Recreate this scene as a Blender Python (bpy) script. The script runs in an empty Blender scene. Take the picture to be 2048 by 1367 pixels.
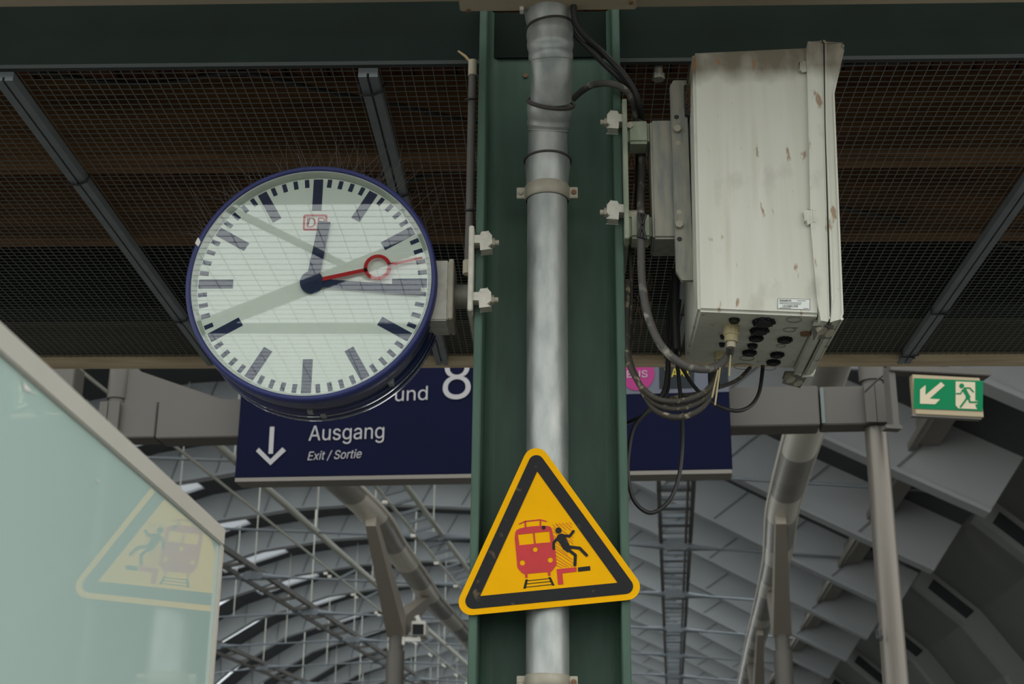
import bpy, bmesh, math, random
from mathutils import Vector, Matrix, geometry
random.seed(7)
SC = bpy.context.scene
COL = SC.collection
# ------------------------------------------------------------------ camera
F = 2844.0; CX, CY = 1024.0, 683.5
EYE = Vector((0, 0, 1.6))
vy = Vector((1132 - CX, -(1685 - CY), -F)).normalized()
vz = Vector((1100 - CX, 0, -F)); vz.y = (vy.x * vz.x + vy.z * vz.z) / -vy.y; vz.normalize()
vx = vy.cross(vz).normalized()
RW = Matrix((vx, vy, vz))                       # camera vector -> world vector
cam_d = bpy.data.cameras.new('camera'); cam = bpy.data.objects.new('camera', cam_d); COL.objects.link(cam)
cam.matrix_world = Matrix.Translation(EYE) @ RW.to_4x4()
cam_d.sensor_width = 36; cam_d.lens = F / 2048 * 36; cam_d.clip_start = 0.05; cam_d.clip_end = 1000
cam_d.dof.use_dof = True; cam_d.dof.focus_distance = 2.95; cam_d.dof.aperture_fstop = 10
SC.camera = cam
FWD = RW @ Vector((0, 0, -1))
# ------------------------------------------------------------------ world light (overcast daylight)
w = bpy.data.worlds.new('overcast_sky'); SC.world = w; w.use_nodes = True
nt = w.node_tree; nt.nodes.clear()
wo = nt.nodes.new('ShaderNodeOutputWorld'); bg = nt.nodes.new('ShaderNodeBackground')
tc = nt.nodes.new('ShaderNodeTexCoord'); nz = nt.nodes.new('ShaderNodeTexNoise'); rp = nt.nodes.new('ShaderNodeValToRGB')
nz.inputs['Scale'].default_value = 1.4
rp.color_ramp.elements[0].position = .3; rp.color_ramp.elements[0].color = (.88, .94, .94, 1)
rp.color_ramp.elements[1].position = .7; rp.color_ramp.elements[1].color = (1, 1.0, .96, 1)
nt.links.new(tc.outputs['Generated'], nz.inputs['Vector']); nt.links.new(nz.outputs['Fac'], rp.inputs['Fac'])
nt.links.new(rp.outputs['Color'], bg.inputs['Color']); bg.inputs['Strength'].default_value = 2.0
nt.links.new(bg.outputs[0], wo.inputs[0])
SC.view_settings.view_transform = 'Standard'; SC.view_settings.look = 'None'
SC.view_settings.exposure = 0.0; SC.view_settings.gamma = 1; SC.view_settings.use_curve_mapping = False
try: SC.cycles.use_denoising = True
except Exception: pass
SC.cycles.max_bounces = 8

# ------------------------------------------------------------------ pixel -> place helpers
def ray(px, py): return RW @ Vector((px - CX, -(py - CY), -F)).normalized()
def PL(px, py, p0, n):
    d = ray(px, py); return EYE + d * ((p0 - EYE).dot(n) / d.dot(n))
def PY(px, py, Y): return PL(px, py, Vector((0, Y, 0)), Vector((0, 1, 0)))
def PZ(px, py, Z): return PL(px, py, Vector((0, 0, Z)), Vector((0, 0, 1)))
def PX(px, py, X): return PL(px, py, Vector((X, 0, 0)), Vector((1, 0, 0)))
def m_per_px(p): return (p - EYE).dot(FWD) / F
_h = ray(1345, 1687); HA = math.atan2(_h.x, _h.y)
HX = Vector((math.cos(HA), -math.sin(HA), 0)); HY = Vector((math.sin(HA), math.cos(HA), 0)); UZ = Vector((0, 0, 1))
def PH(px, py, D): return PL(px, py, HY * D, HY)
def hall(x, h, d): return EYE + HX * x + UZ * h + HY * d       # hall frame, metres from the eye

# ------------------------------------------------------------------ materials
def s2l(c):
    c = c / 255.0
    return c / 12.92 if c <= .04045 else ((c + .055) / 1.055) ** 2.4
def S(r, g, b): return (s2l(r), s2l(g), s2l(b), 1)
def mat(name, col, rough=.5, metal=0, var=0.0, scale=8, spec=.5, bump=0, col2=None, stretch=(1, 1, 1), lo=.35, hi=.65, detail=6, coat=0):
    m = bpy.data.materials.new(name); m.use_nodes = True; t = m.node_tree; b = t.nodes['Principled BSDF']
    b.inputs['Base Color'].default_value = col; b.inputs['Roughness'].default_value = rough
    b.inputs['Metallic'].default_value = metal; b.inputs['Specular IOR Level'].default_value = spec
    b.inputs['Coat Weight'].default_value = coat; b.inputs['Coat Roughness'].default_value = .05
    if var or col2 or bump:
        c = t.nodes.new('ShaderNodeTexCoord'); mp = t.nodes.new('ShaderNodeMapping'); n = t.nodes.new('ShaderNodeTexNoise')
        mp.inputs['Scale'].default_value = stretch; n.inputs['Scale'].default_value = scale; n.inputs['Detail'].default_value = detail
        t.links.new(c.outputs['Object'], mp.inputs[0]); t.links.new(mp.outputs[0], n.inputs['Vector'])
        if var or col2:
            r = t.nodes.new('ShaderNodeValToRGB'); r.color_ramp.elements[0].position = lo; r.color_ramp.elements[1].position = hi
            if col2 is None:
                r.color_ramp.elements[0].color = tuple(v * (1 - var) for v in col[:3]) + (1,)
                r.color_ramp.elements[1].color = tuple(min(1, v * (1 + var)) for v in col[:3]) + (1,)
            else:
                r.color_ramp.elements[0].color = col; r.color_ramp.elements[1].color = col2
            t.links.new(n.outputs['Fac'], r.inputs[0]); t.links.new(r.outputs[0], b.inputs['Base Color'])
        if bump:
            bp = t.nodes.new('ShaderNodeBump'); bp.inputs['Strength'].default_value = bump; bp.inputs['Distance'].default_value = .004
            t.links.new(n.outputs['Fac'], bp.inputs['Height']); t.links.new(bp.outputs[0], b.inputs['Normal'])
    return m
M = {}
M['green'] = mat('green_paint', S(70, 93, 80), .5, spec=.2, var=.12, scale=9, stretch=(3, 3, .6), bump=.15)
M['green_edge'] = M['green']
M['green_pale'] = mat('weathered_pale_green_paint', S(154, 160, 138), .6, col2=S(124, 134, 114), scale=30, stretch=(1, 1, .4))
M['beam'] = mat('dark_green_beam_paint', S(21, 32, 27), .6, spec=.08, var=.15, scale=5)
M['beige'] = mat('beige_board', S(172, 158, 136), .7, var=.08, scale=6, stretch=(.3, 2, 2))
M['galv'] = mat('galvanised_steel', S(176, 178, 174), .42, .5, col2=S(142, 147, 145), scale=26, stretch=(1, 1, .35), bump=.25)
M['galv_old'] = mat('weathered_galvanised_steel', S(120, 124, 118), .6, .3, col2=S(146, 142, 128), scale=40, stretch=(1.5, 1.5, .3), bump=.2)
M['white_alu'] = mat('off_white_casting', S(188, 184, 172), .6, var=.12, scale=40)
M['seam'] = mat('dark_seam_rubber', S(62, 56, 52), .7)
M['clamp'] = mat('grey_beige_clamp', S(158, 152, 136), .55, .2, var=.1, scale=30)
M['rust'] = mat('rusty_screw', S(120, 88, 62), .7)
M['mesh'] = mat('dull_wire', S(112, 114, 108), .6, .1)
M['strut'] = mat('grey_steel_strut', S(112, 120, 122), .6, .1, var=.08, scale=12)
M['trim'] = mat('dull_grey_angle', S(62, 66, 65), .7, spec=.1)
M['wood'] = mat('brown_timber_boards', S(112, 72, 50), .85, spec=.1, col2=S(66, 43, 32), scale=3, stretch=(7, .6, 1))
M['wood_beam'] = mat('timber_purlin', S(134, 100, 68), .8, spec=.1, col2=S(92, 68, 48), scale=4, stretch=(.5, 6, 6))
M['edge_wood'] = mat('pale_edge_timber', S(206, 188, 156), .8, col2=S(176, 158, 128), scale=6, stretch=(.5, 4, 4))
M['panel_dark'] = mat('grey_fibre_panel', S(104, 102, 92), .8, spec=.1, var=.1, scale=3)
M['black'] = mat('black_rubber_cable', S(38, 37, 37), .5, spec=.4)
M['cable'] = mat('dusty_grey_cable', S(74, 71, 68), .65, col2=S(150, 144, 132), scale=34, lo=.56, hi=.72)
M['cable_dirty'] = mat('dirt_crusted_cable', S(58, 54, 46), .75, col2=S(150, 138, 112), scale=60, lo=.57, hi=.7)
M['conduit'] = mat('grey_conduit', S(92, 88, 84), .7, var=.08, scale=14)
M['cream'] = mat('cream_plastic', S(170, 160, 140), .6)
M['gland'] = mat('yellowed_gland_plastic', S(158, 146, 108), .5, var=.1, scale=30)
M['plug'] = mat('black_plug_plastic', S(20, 21, 23), .5, spec=.2)
M['bluer'] = mat('blue_rim_enamel', S(50, 56, 104), .4, spec=.3, var=.06, scale=20)
M['blued'] = mat('dark_blue_drum_enamel', S(30, 36, 78), .18, coat=.6)
M['face'] = mat('white_clock_face', S(240, 246, 236), .8, spec=.1, var=.015, scale=2)
M['ring_in'] = mat('cream_inner_ring', S(205, 212, 200), .6, var=.06, scale=8)
M['mark'] = mat('dark_blue_mark', S(40, 52, 84), .6, spec=.1)
M['red'] = mat('red_enamel', S(196, 44, 46), .6, spec=.1)
M['yellow'] = mat('yellow_sign_film', S(230, 168, 0), .5, spec=.06, var=.03, scale=12)
M['sblack'] = mat('scratched_black_film', S(26, 26, 27), .4, spec=.15, col2=S(84, 74, 56), scale=38, lo=.62, hi=.72)
M['sred'] = mat('faded_red_film', S(186, 52, 54), .45, spec=.2, var=.05, scale=30)
M['alu'] = mat('sign_backing_aluminium', S(150, 152, 150), .4, .6)
M['navy'] = mat('navy_sign_panel', S(12, 15, 40), .6, spec=.05, var=.06, scale=3)
M['letter'] = mat('grey_white_lettering', S(150, 148, 150), .6)
M['band'] = mat('grey_lilac_band', S(84, 87, 98), .5, spec=.2)
M['pink'] = mat('magenta_disc', S(142, 38, 100), .5, spec=.2)
M['taxi'] = mat('charcoal_pictogram_field', S(34, 39, 43), .5, spec=.1)
M['ytext'] = mat('yellow_lettering', S(178, 160, 24), .5)
M['bar'] = mat('warm_grey_post_paint', S(86, 82, 77), .5, spec=.3, var=.04, scale=2)
M['post'] = mat('satin_grey_post_paint', S(112, 106, 98), .35, .3)
M['teal_patch'] = mat('pale_blue_grey_patch', S(96, 106, 104), .6)
M['exit_g'] = mat('green_sign_face', S(4, 112, 70), .5, spec=.1)
M['exit_w'] = mat('cream_pictogram', S(196, 182, 158), .6, spec=.1)
M['exit_f'] = mat('cream_sign_housing', S(160, 146, 120), .5, spec=.2)
M['roof_rib'] = mat('roof_grey_rib_paint', S(188, 190, 190), .6, var=.06, scale=.2)
M['roof_deck'] = mat('roof_shade_darkened_deck', S(92, 93, 94), .7, spec=.1)  # grey darkened to carry the shade of the soffit between ribs
M['roof_side'] = mat('roof_side_panel_grey', S(116, 116, 113), .7, var=.1, scale=.25)
M['side_arch'] = mat('roof_side_arch_grey', S(142, 142, 138), .7)
M['roof_seam'] = mat('roof_seam_grey', S(140, 143, 144), .7)
M['roof_dark'] = mat('roof_opening_dark_metal', S(42, 44, 46), .7)
M['steel'] = mat('roof_tie_steel', S(142, 147, 150), .5, .2)
M['rail'] = mat('pale_rail_steel', S(222, 219, 202), .4, .1)
M['rail_dark'] = mat('brown_grey_rail_steel', S(112, 107, 100), .6)
M['gutter'] = mat('brushed_steel_gutter', S(152, 149, 140), .35, .3, var=.12, scale=3, stretch=(1, 1, 1))
M['gutter_lt'] = mat('satin_steel_panel', S(224, 219, 206), .4, .25)
M['ypost'] = mat('grey_brown_post_paint', S(150, 142, 130), .5)
M['camw'] = mat('white_housing', S(208, 206, 198), .5)
M['ground'] = mat('platform_paving', S(96, 94, 90), .85, var=.1, scale=3)
M['sticker'] = mat('white_sticker', S(214, 218, 212), .5)
M['ink'] = mat('black_ink', S(40, 42, 46), .6)
M['twig'] = mat('dry_twig', S(104, 80, 56), .9)
M['wood_pale'] = mat('pale_stick', S(176, 150, 108), .8)
M['frame'] = mat('beige_grey_frame', S(184, 181, 172), .45, .1, var=.03, scale=6)
M['chip'] = mat('chipped_white_primer', S(214, 210, 202), .6)
def lamp_mat():
    m = bpy.data.materials.new('lit_lamp_lens'); m.use_nodes = True; b = m.node_tree.nodes['Principled BSDF']
    b.inputs['Base Color'].default_value = (.9, .87, .75, 1)
    b.inputs['Emission Color'].default_value = (1, .93, .78, 1); b.inputs['Emission Strength'].default_value = .12
    return m
M['lamp'] = lamp_mat()
def sky_glass(nm, f):
    m = bpy.data.materials.new(nm); m.use_nodes = True; t = m.node_tree; t.nodes.clear()
    o = t.nodes.new('ShaderNodeOutputMaterial'); a = t.nodes.new('ShaderNodeBsdfTranslucent'); b = t.nodes.new('ShaderNodeBsdfTransparent'); x = t.nodes.new('ShaderNodeMixShader')
    a.inputs[0].default_value = (.86 * f, .9 * f, .95 * f, 1); b.inputs[0].default_value = (.6 * f, .65 * f, .7 * f, 1); x.inputs[0].default_value = .5
    t.links.new(a.outputs[0], x.inputs[1]); t.links.new(b.outputs[0], x.inputs[2]); t.links.new(x.outputs[0], o.inputs[0]); return m
M['added_skyglass'] = sky_glass('added_frosted_glazing', 1.0); M['added_skyglass2'] = sky_glass('dusty_roof_glazing', .28)
def clock_glass():
    m = bpy.data.materials.new('clear_clock_glass'); m.use_nodes = True; t = m.node_tree; t.nodes.clear()
    o = t.nodes.new('ShaderNodeOutputMaterial'); a = t.nodes.new('ShaderNodeBsdfTransparent'); b = t.nodes.new('ShaderNodeBsdfGlossy'); x = t.nodes.new('ShaderNodeMixShader'); f = t.nodes.new('ShaderNodeFresnel')
    a.inputs[0].default_value = (.97, .985, .975, 1); b.inputs['Roughness'].default_value = .01; f.inputs[0].default_value = 1.5
    k = t.nodes.new('ShaderNodeMath'); k.operation = 'MULTIPLY'; k.inputs[1].default_value = 1.6
    t.links.new(f.outputs[0], k.inputs[0]); t.links.new(k.outputs[0], x.inputs[0])
    t.links.new(a.outputs[0], x.inputs[1]); t.links.new(b.outputs[0], x.inputs[2]); t.links.new(x.outputs[0], o.inputs[0]); return m
M['cglass'] = clock_glass()
def pane_glass():                                # back-painted teal glass, glossy front
    m = bpy.data.materials.new('teal_frosted_glass'); m.use_nodes = True; t = m.node_tree; b = t.nodes['Principled BSDF']
    b.inputs['Roughness'].default_value = .015; b.inputs['IOR'].default_value = 1.38; b.inputs['Specular IOR Level'].default_value = .5
    b.inputs['Base Color'].default_value = S(166, 187, 180)
    return m
M['pane'] = pane_glass()
def cabinet_mat():                               # off-white moulding with dirt along the top and rust flecks
    m = mat('off_white_cabinet_plastic', S(194, 194, 180), .5, spec=.3, col2=S(204, 204, 192), scale=5, stretch=(5, 5, .4))
    t = m.node_tree; b = t.nodes['Principled BSDF']; src = b.inputs['Base Color'].links[0].from_socket
    c = t.nodes.new('ShaderNodeTexCoord'); sp = t.nodes.new('ShaderNodeSeparateXYZ'); t.links.new(c.outputs['Object'], sp.inputs[0])
    def noise(scale, st, lo, hi):
        mp = t.nodes.new('ShaderNodeMapping'); mp.inputs['Scale'].default_value = st; n = t.nodes.new('ShaderNodeTexNoise'); n.inputs['Scale'].default_value = scale; n.inputs['Detail'].default_value = 5
        t.links.new(c.outputs['Object'], mp.inputs[0]); t.links.new(mp.outputs[0], n.inputs['Vector'])
        r = t.nodes.new('ShaderNodeMapRange'); r.inputs[1].default_value = lo; r.inputs[2].default_value = hi; t.links.new(n.outputs['Fac'], r.inputs[0]); return r.outputs[0]
    def mth(op, a, bb):
        k = t.nodes.new('ShaderNodeMath'); k.operation = op
        for i, v in enumerate((a, bb)):
            if isinstance(v, (int, float)): k.inputs[i].default_value = v
            else: t.links.new(v, k.inputs[i])
        return k.outputs[0]
    def mixc(f, a, colr):
        x = t.nodes.new('ShaderNodeMix'); x.data_type = 'RGBA'; t.links.new(f, x.inputs[0]); t.links.new(a, x.inputs[6]); x.inputs[7].default_value = colr; return x.outputs[2]
    g = t.nodes.new('ShaderNodeMapRange'); g.inputs[1].default_value = .525; g.inputs[2].default_value = .575; t.links.new(sp.outputs['Z'], g.inputs[0])
    z1 = mth('ADD', g.outputs[0], mth('MULTIPLY', noise(14, (1, 1, .6), .3, .7), .7))
    z1 = mth('MULTIPLY', mth('MINIMUM', mth('MAXIMUM', mth('SUBTRACT', z1, .5), 0), .9), 1.0)
    out = mixc(z1, src, S(98, 86, 68))
    out = mixc(mth('MULTIPLY', noise(42, (1, 1, .35), .65, .7), .8), out, S(138, 106, 72))
    out = mixc(mth('MULTIPLY', noise(16, (1.6, 1.6, .1), .6, .8), .4), out, S(160, 150, 124))
    t.links.new(out, b.inputs['Base Color']); return m
M['cab'] = cabinet_mat()

try:                                             # Blender's own bundled sans-serif
    import os
    FONT = bpy.data.fonts.load(os.path.join(bpy.utils.system_resource('DATAFILES'), 'fonts', 'Inter.woff2'))
except Exception:
    FONT = None
# ------------------------------------------------------------------ mesh builder
class MB:
    def __init__(s): s.v = []; s.f = []; s.sm = []
    def add(s, vs, fs, smooth=False):
        o = len(s.v); s.v += [Vector(v) for v in vs]
        for f in fs: s.f.append([i + o for i in f]); s.sm.append(smooth)
        return s
    def hexa(s, p):     # 8 points: bottom 4 ccw, top 4
        return s.add(p, [(3, 2, 1, 0), (4, 5, 6, 7), (0, 1, 5, 4), (1, 2, 6, 5), (2, 3, 7, 6), (3, 0, 4, 7)])
    def box(s, x0, x1, y0, y1, z0, z1):
        return s.hexa([(x0, y0, z0), (x1, y0, z0), (x1, y1, z0), (x0, y1, z0), (x0, y0, z1), (x1, y0, z1), (x1, y1, z1), (x0, y1, z1)])
    def bar(s, a, b, w, h, up=UZ):    # rectangular bar between two points
        a = Vector(a); b = Vector(b); d = (b - a).normalized(); sd = d.cross(up)
        if sd.length < 1e-4: sd = d.cross(Vector((0, 1, 0)))
        sd.normalize(); u = sd.cross(d).normalized(); sd = sd * w / 2; u = u * h / 2
        return s.hexa([a - sd - u, a + sd - u, b + sd - u, b - sd - u, a - sd + u, a + sd + u, b + sd + u, b - sd + u])
    def tube(s, pts, r, seg=10, cap=True, smooth=True):
        pts = [Vector(p) for p in pts]; n = len(pts); rs = r if isinstance(r, (list, tuple)) else [r] * n
        rings = []; ref = None
        for i, p in enumerate(pts):
            d = (pts[min(i + 1, n - 1)] - pts[max(i - 1, 0)]).normalized()
            if ref is None:
                ref = d.orthogonal().normalized()
                if abs(d.z) > .9: ref = (Vector((1, 0, 0)) - d * d.x).normalized()
            ref = (ref - d * ref.dot(d)).normalized(); q = d.cross(ref)
            rings.append([p + (ref * math.cos(2 * math.pi * k / seg) + q * math.sin(2 * math.pi * k / seg)) * rs[i] for k in range(seg)])
        vs = [v for R in rings for v in R]; fs = []
        for i in range(n - 1):
            for k in range(seg):
                a = i * seg + k; b = i * seg + (k + 1) % seg; fs.append((a, b, b + seg, a + seg))
        s.add(vs, fs, smooth)
        if cap:
            s.add(rings[0], [tuple(reversed(range(seg)))]); s.add(rings[-1], [tuple(range(seg))])
        return s
    def lathe(s, c, ax, prof, seg=64, smooth=True):    # prof: (distance along axis, radius)
        c = Vector(c); ax = Vector(ax).normalized(); u = ax.orthogonal().normalized(); v = ax.cross(u); m = len(prof)
        vs = []; fs = []
        for k in range(seg):
            a = 2 * math.pi * k / seg; d = u * math.cos(a) + v * math.sin(a)
            vs += [c + ax * t + d * r for t, r in prof]
        for k in range(seg):
            k2 = (k + 1) % seg
            for j in range(m - 1): fs.append((k * m + j, k * m + j + 1, k2 * m + j + 1, k2 * m + j))
        return s.add(vs, fs, smooth)
    def disc(s, c, ax, r, t, seg=32):   # short cylinder
        return s.lathe(c, ax, [(0, 0.0001), (0, r), (t, r), (t, 0.0001)], seg, False)
    def slab(s, pts, off, holes=()):    # planar polygon extruded by vector off
        off = Vector(off); loops = [[Vector(p) for p in pts]] + [[Vector(p) for p in h] for h in holes]
        flat = [p for l in loops for p in l]; tri = geometry.tessellate_polygon(loops); n = len(flat)
        s.add(flat, [tuple(t) for t in tri]); s.add([p + off for p in flat], [tuple(reversed(t)) for t in tri])
        for l in loops:
            m = len(l); s.add(l + [p + off for p in l], [(i, (i + 1) % m, (i + 1) % m + m, i + m) for i in range(m)])
        return s
    def build(s, name, m, parent=None, bevel=0, seg=2):
        me = bpy.data.meshes.new(name); o = bpy.data.objects.new(name, me); COL.objects.link(o)
        off = Vector((0, 0, 0)); q = parent
        while q is not None: off += Vector(q.location); q = q.parent
        if parent is None and s.v:
            lo = Vector([min(v[i] for v in s.v) for i in range(3)]); hi = Vector([max(v[i] for v in s.v) for i in range(3)])
            off = Vector(((lo.x + hi.x) / 2, (lo.y + hi.y) / 2, lo.z)); o.location = off
        me.from_pydata([tuple(v - off) for v in s.v], [], s.f)
        for p, k in zip(me.polygons, s.sm): p.use_smooth = k
        me.materials.append(m if not isinstance(m, str) else M[m])
        if bevel:
            bm = bmesh.new(); bm.from_mesh(me); bmesh.ops.remove_doubles(bm, verts=bm.verts, dist=1e-6)
            bmesh.ops.bevel(bm, geom=[e for e in bm.edges if e.calc_face_angle(0) > .5], offset=bevel, segments=seg, affect='EDGES', clamp_overlap=True)
            bmesh.ops.recalc_face_normals(bm, faces=bm.faces); bm.to_mesh(me); bm.free()
        else:
            bm = bmesh.new(); bm.from_mesh(me); bmesh.ops.recalc_face_normals(bm, faces=bm.faces); bm.to_mesh(me); bm.free()
        o.parent = parent
        return o
def tag(o, label=None, cat=None, group=None, kind=None):
    if label: o['label'] = label
    if cat: o['category'] = cat
    if group: o['group'] = group
    if kind: o['kind'] = kind
    return o
def thing(name, loc, label, cat, group=None, kind=None):
    o = bpy.data.objects.new(name, None); COL.objects.link(o); o.location = loc; o.empty_display_size = .05
    return tag(o, label, cat, group, kind)
def smooth_path(P, n=8):
    P = [Vector(p) for p in P]; out = []
    for i in range(len(P) - 1):
        p0 = P[max(i - 1, 0)]; p1 = P[i]; p2 = P[i + 1]; p3 = P[min(i + 2, len(P) - 1)]
        for k in range(n):
            t = k / n
            out.append(.5 * ((2 * p1) + (p2 - p0) * t + (2 * p0 - 5 * p1 + 4 * p2 - p3) * t * t + (3 * p1 - p0 - 3 * p2 + p3) * t ** 3))
    out.append(P[-1]); return out
def circ(f, cx, cy, r, n=28, ry=None): return [f(cx + r * math.cos(2 * math.pi * i / n), cy + (ry or r) * math.sin(2 * math.pi * i / n)) for i in range(n)]
CAPH = {}
def cap_height():
    if 'h' not in CAPH:
        cu = bpy.data.curves.new('t', 'FONT'); cu.body = 'H'; cu.size = 1
        if FONT: cu.font = FONT
        ob = bpy.data.objects.new('t', cu); COL.objects.link(ob); bpy.context.view_layer.update()
        me = bpy.data.meshes.new_from_object(ob.evaluated_get(bpy.context.evaluated_depsgraph_get())); CAPH['h'] = max(v.co.y for v in me.vertices)
        bpy.data.objects.remove(ob); bpy.data.meshes.remove(me)
    return CAPH['h']
def text(s, A, B, up, n, m, name, parent, cap=None, bold=0.0, shear=0.0, depth=.0008, top=None):
    """lettering whose left baseline point is A and right baseline point is B; cap = height of a capital"""
    cu = bpy.data.curves.new('t', 'FONT'); cu.body = s; cu.size = 1
    if FONT: cu.font = FONT
    cu.offset = bold; cu.shear = shear; cu.extrude = .5
    ob = bpy.data.objects.new('t', cu); COL.objects.link(ob); bpy.context.view_layer.update()
    me = bpy.data.meshes.new_from_object(ob.evaluated_get(bpy.context.evaluated_depsgraph_get()))
    bpy.data.objects.remove(ob); A = Vector(A); B = Vector(B)
    xs = [v.co.x for v in me.vertices]; x0, x1 = min(xs), max(xs); capu = cap_height()
    u = (B - A); k = 1 / (x1 - x0); up = Vector(up).normalized(); n = Vector(n).normalized()
    off = Vector((0, 0, 0)); q = parent
    while q is not None: off += Vector(q.location); q = q.parent
    for v in me.vertices:
        c = v.co.copy(); v.co = A + u * ((c.x - x0) * k) + up * (c.y / capu * cap) + n * ((c.z + .5) * depth) - off
    me.name = name; me.materials.clear(); me.materials.append(M[m]); o = bpy.data.objects.new(name, me); COL.objects.link(o); o.parent = parent
    return o

# ================================================================== THE HALL: ground and roof
g = MB(); g.box(-60, 60, -40, 230, -.3, 0).build('floor', 'ground'); tag(bpy.data.objects['floor'], 'grey paved station platform', None, None, 'structure')
U = 11.0
HT = [(-4.0, 0), (-3.8, .45), (-3.5, .85), (-3.1, 1.2), (-2.7, 1.44), (-2.2, 1.6), (-1.8, 1.66), (-1.4, 1.68), (-.9, 1.65), (-.45, 1.56), (0, 1.36), (.45, 1.12), (.88, .90), (1.05, .75), (1.18, .57), (1.28, .33), (1.33, 0)]
def H(x):
    for (a, ha), (b, hb) in zip(HT, HT[1:]):
        if a <= x <= b: return ha + (hb - ha) * (x - a) / (b - a)
    return 0
def nrm(x): # inward normal in the cross section
    e = .06; t = Vector((2 * e, H(min(x + e, 1.33)) - H(max(x - e, -4)))).normalized(); return Vector((t.y, -t.x))
def hp(x, h, d): return hall(x * U, h * U, d * U)
XS = []
for (a, _), (b, _) in zip(HT, HT[1:]):
    k = max(1, round((b - a) / .12)); XS += [a + (b - a) * i / k for i in range(k)]
XS.append(1.33)
SR = .79; D0 = 1.12; NR = 22
RIBS = [D0 + SR * k for k in range(NR)]
HPD = .105
roof = thing('arched_roof', hall(0, 0, 60), 'vast grey arched station hall roof behind the canopy', 'roof', None, 'structure')
def opening(x): return -2.62 < x < -2.14 or -1.3 < x < -.85
deck = MB(); added_glaz = MB(); glaz2 = MB()
for k in range(NR - 1):
    a, b = RIBS[k], RIBS[k + 1]
    for i in range(len(XS) - 1):
        x0, x1 = XS[i], XS[i + 1]
        if x0 >= .88: continue
        q = [hp(x0, H(x0), a), hp(x1, H(x1), a), hp(x1, H(x1), b), hp(x0, H(x0), b)]
        fr = min(.5, .075 * a)
        if -3.6 < x0 < .7 and not opening((x0 + x1) / 2):
            m0 = hp(x0, H(x0), a + fr); m1 = hp(x1, H(x1), a + fr)
            added_glaz.add([q[0], q[1], m1, m0], [(0, 1, 2, 3)]); q = [m0, m1, q[2], q[3]]  # glazed slot hidden behind the rib, added to brighten the rib faces
        if opening((x0 + x1) / 2):
            e = a + fr + (b - a - fr) * .62
            q1 = [q[0], q[1], hp(x1, H(x1), e), hp(x0, H(x0), e)]; q2 = [q1[3], q1[2], q[2], q[3]]
            deck.add([*q2, *[p + UZ * .15 for p in q2]], [(0, 1, 2, 3), (4, 5, 6, 7)])
            glaz2.add(q1, [(0, 1, 2, 3)])
            continue
        deck.add([*q, *[p + UZ * .15 for p in q]], [(0, 1, 2, 3), (4, 5, 6, 7)])
deck.build('roof_deck', 'roof_deck', roof); added_glaz.build('added_roof_glazing', 'added_skyglass', roof); glaz2.build('roof_light', 'added_skyglass2', roof)
side = MB()
for k in range(NR - 1):
    for i in range(len(XS) - 1):
        x0, x1 = XS[i], XS[i + 1]
        if x0 < .88 - 1e-6: continue
        a, b = RIBS[k], RIBS[k + 1]; q = [hp(x0, H(x0), a), hp(x1, H(x1), a), hp(x1, H(x1), b), hp(x0, H(x0), b)]
        side.add([*q, *[p + HX * .2 for p in q]], [(0, 1, 2, 3), (4, 5, 6, 7)])
side.build('side_panel', 'roof_side', roof)
for k, d in enumerate(RIBS):
    r = MB(); sm_ = MB(); e = .012; HPD = .108 + .05 * max(0, min(1, (8.5 - d) / 4.5))
    for i in range(len(XS) - 1):
        x0, x1 = XS[i], XS[i + 1]
        if x0 < -3.9 or x1 > .93: continue
        n0, n1 = nrm(x0) * HPD, nrm(x1) * HPD
        a0 = hp(x0, H(x0), d); a1 = hp(x1, H(x1), d); b0 = hp(x0 + n0.x, H(x0) + n0.y, d); b1 = hp(x1 + n1.x, H(x1) + n1.y, d); D = HY * e * U
        r.add([b0, b1, a1, a0, b0 + D, b1 + D, a1 + D, a0 + D], [(0, 1, 2, 3), (7, 6, 5, 4), (0, 4, 5, 1)])
        # bottom flange
        f = HY * .05 * U; fn0 = n0 * .07; fn1 = n1 * .07
        c0 = hp(x0 + n0.x + fn0.x, H(x0) + n0.y + fn0.y, d); c1 = hp(x1 + n1.x + fn1.x, H(x1) + n1.y + fn1.y, d); g0 = -HY * .012 * U
        r.hexa([c0 + g0, c1 + g0, c1 + f, c0 + f, b0 + g0, b1 + g0, b1 + f, b0 + f])
    for j in range(-18, 4):          # stiffeners on the web face
        x = j * .2 + .07
        n0 = nrm(x) * HPD; a0 = hp(x, H(x), d - .004); b0 = hp(x + n0.x, H(x) + n0.y, d - .004)
        a0 = hp(x + .035, H(x + .035), d - .002); b0 = hp(x - .025 + n0.x, H(x - .025) + n0.y, d - .002)
        sm_.bar(a0, b0, .05, .09, HY)
    r.build('arch_rib', 'roof_rib', roof); sm_.build('rib_seam', 'roof_seam', roof)
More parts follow.
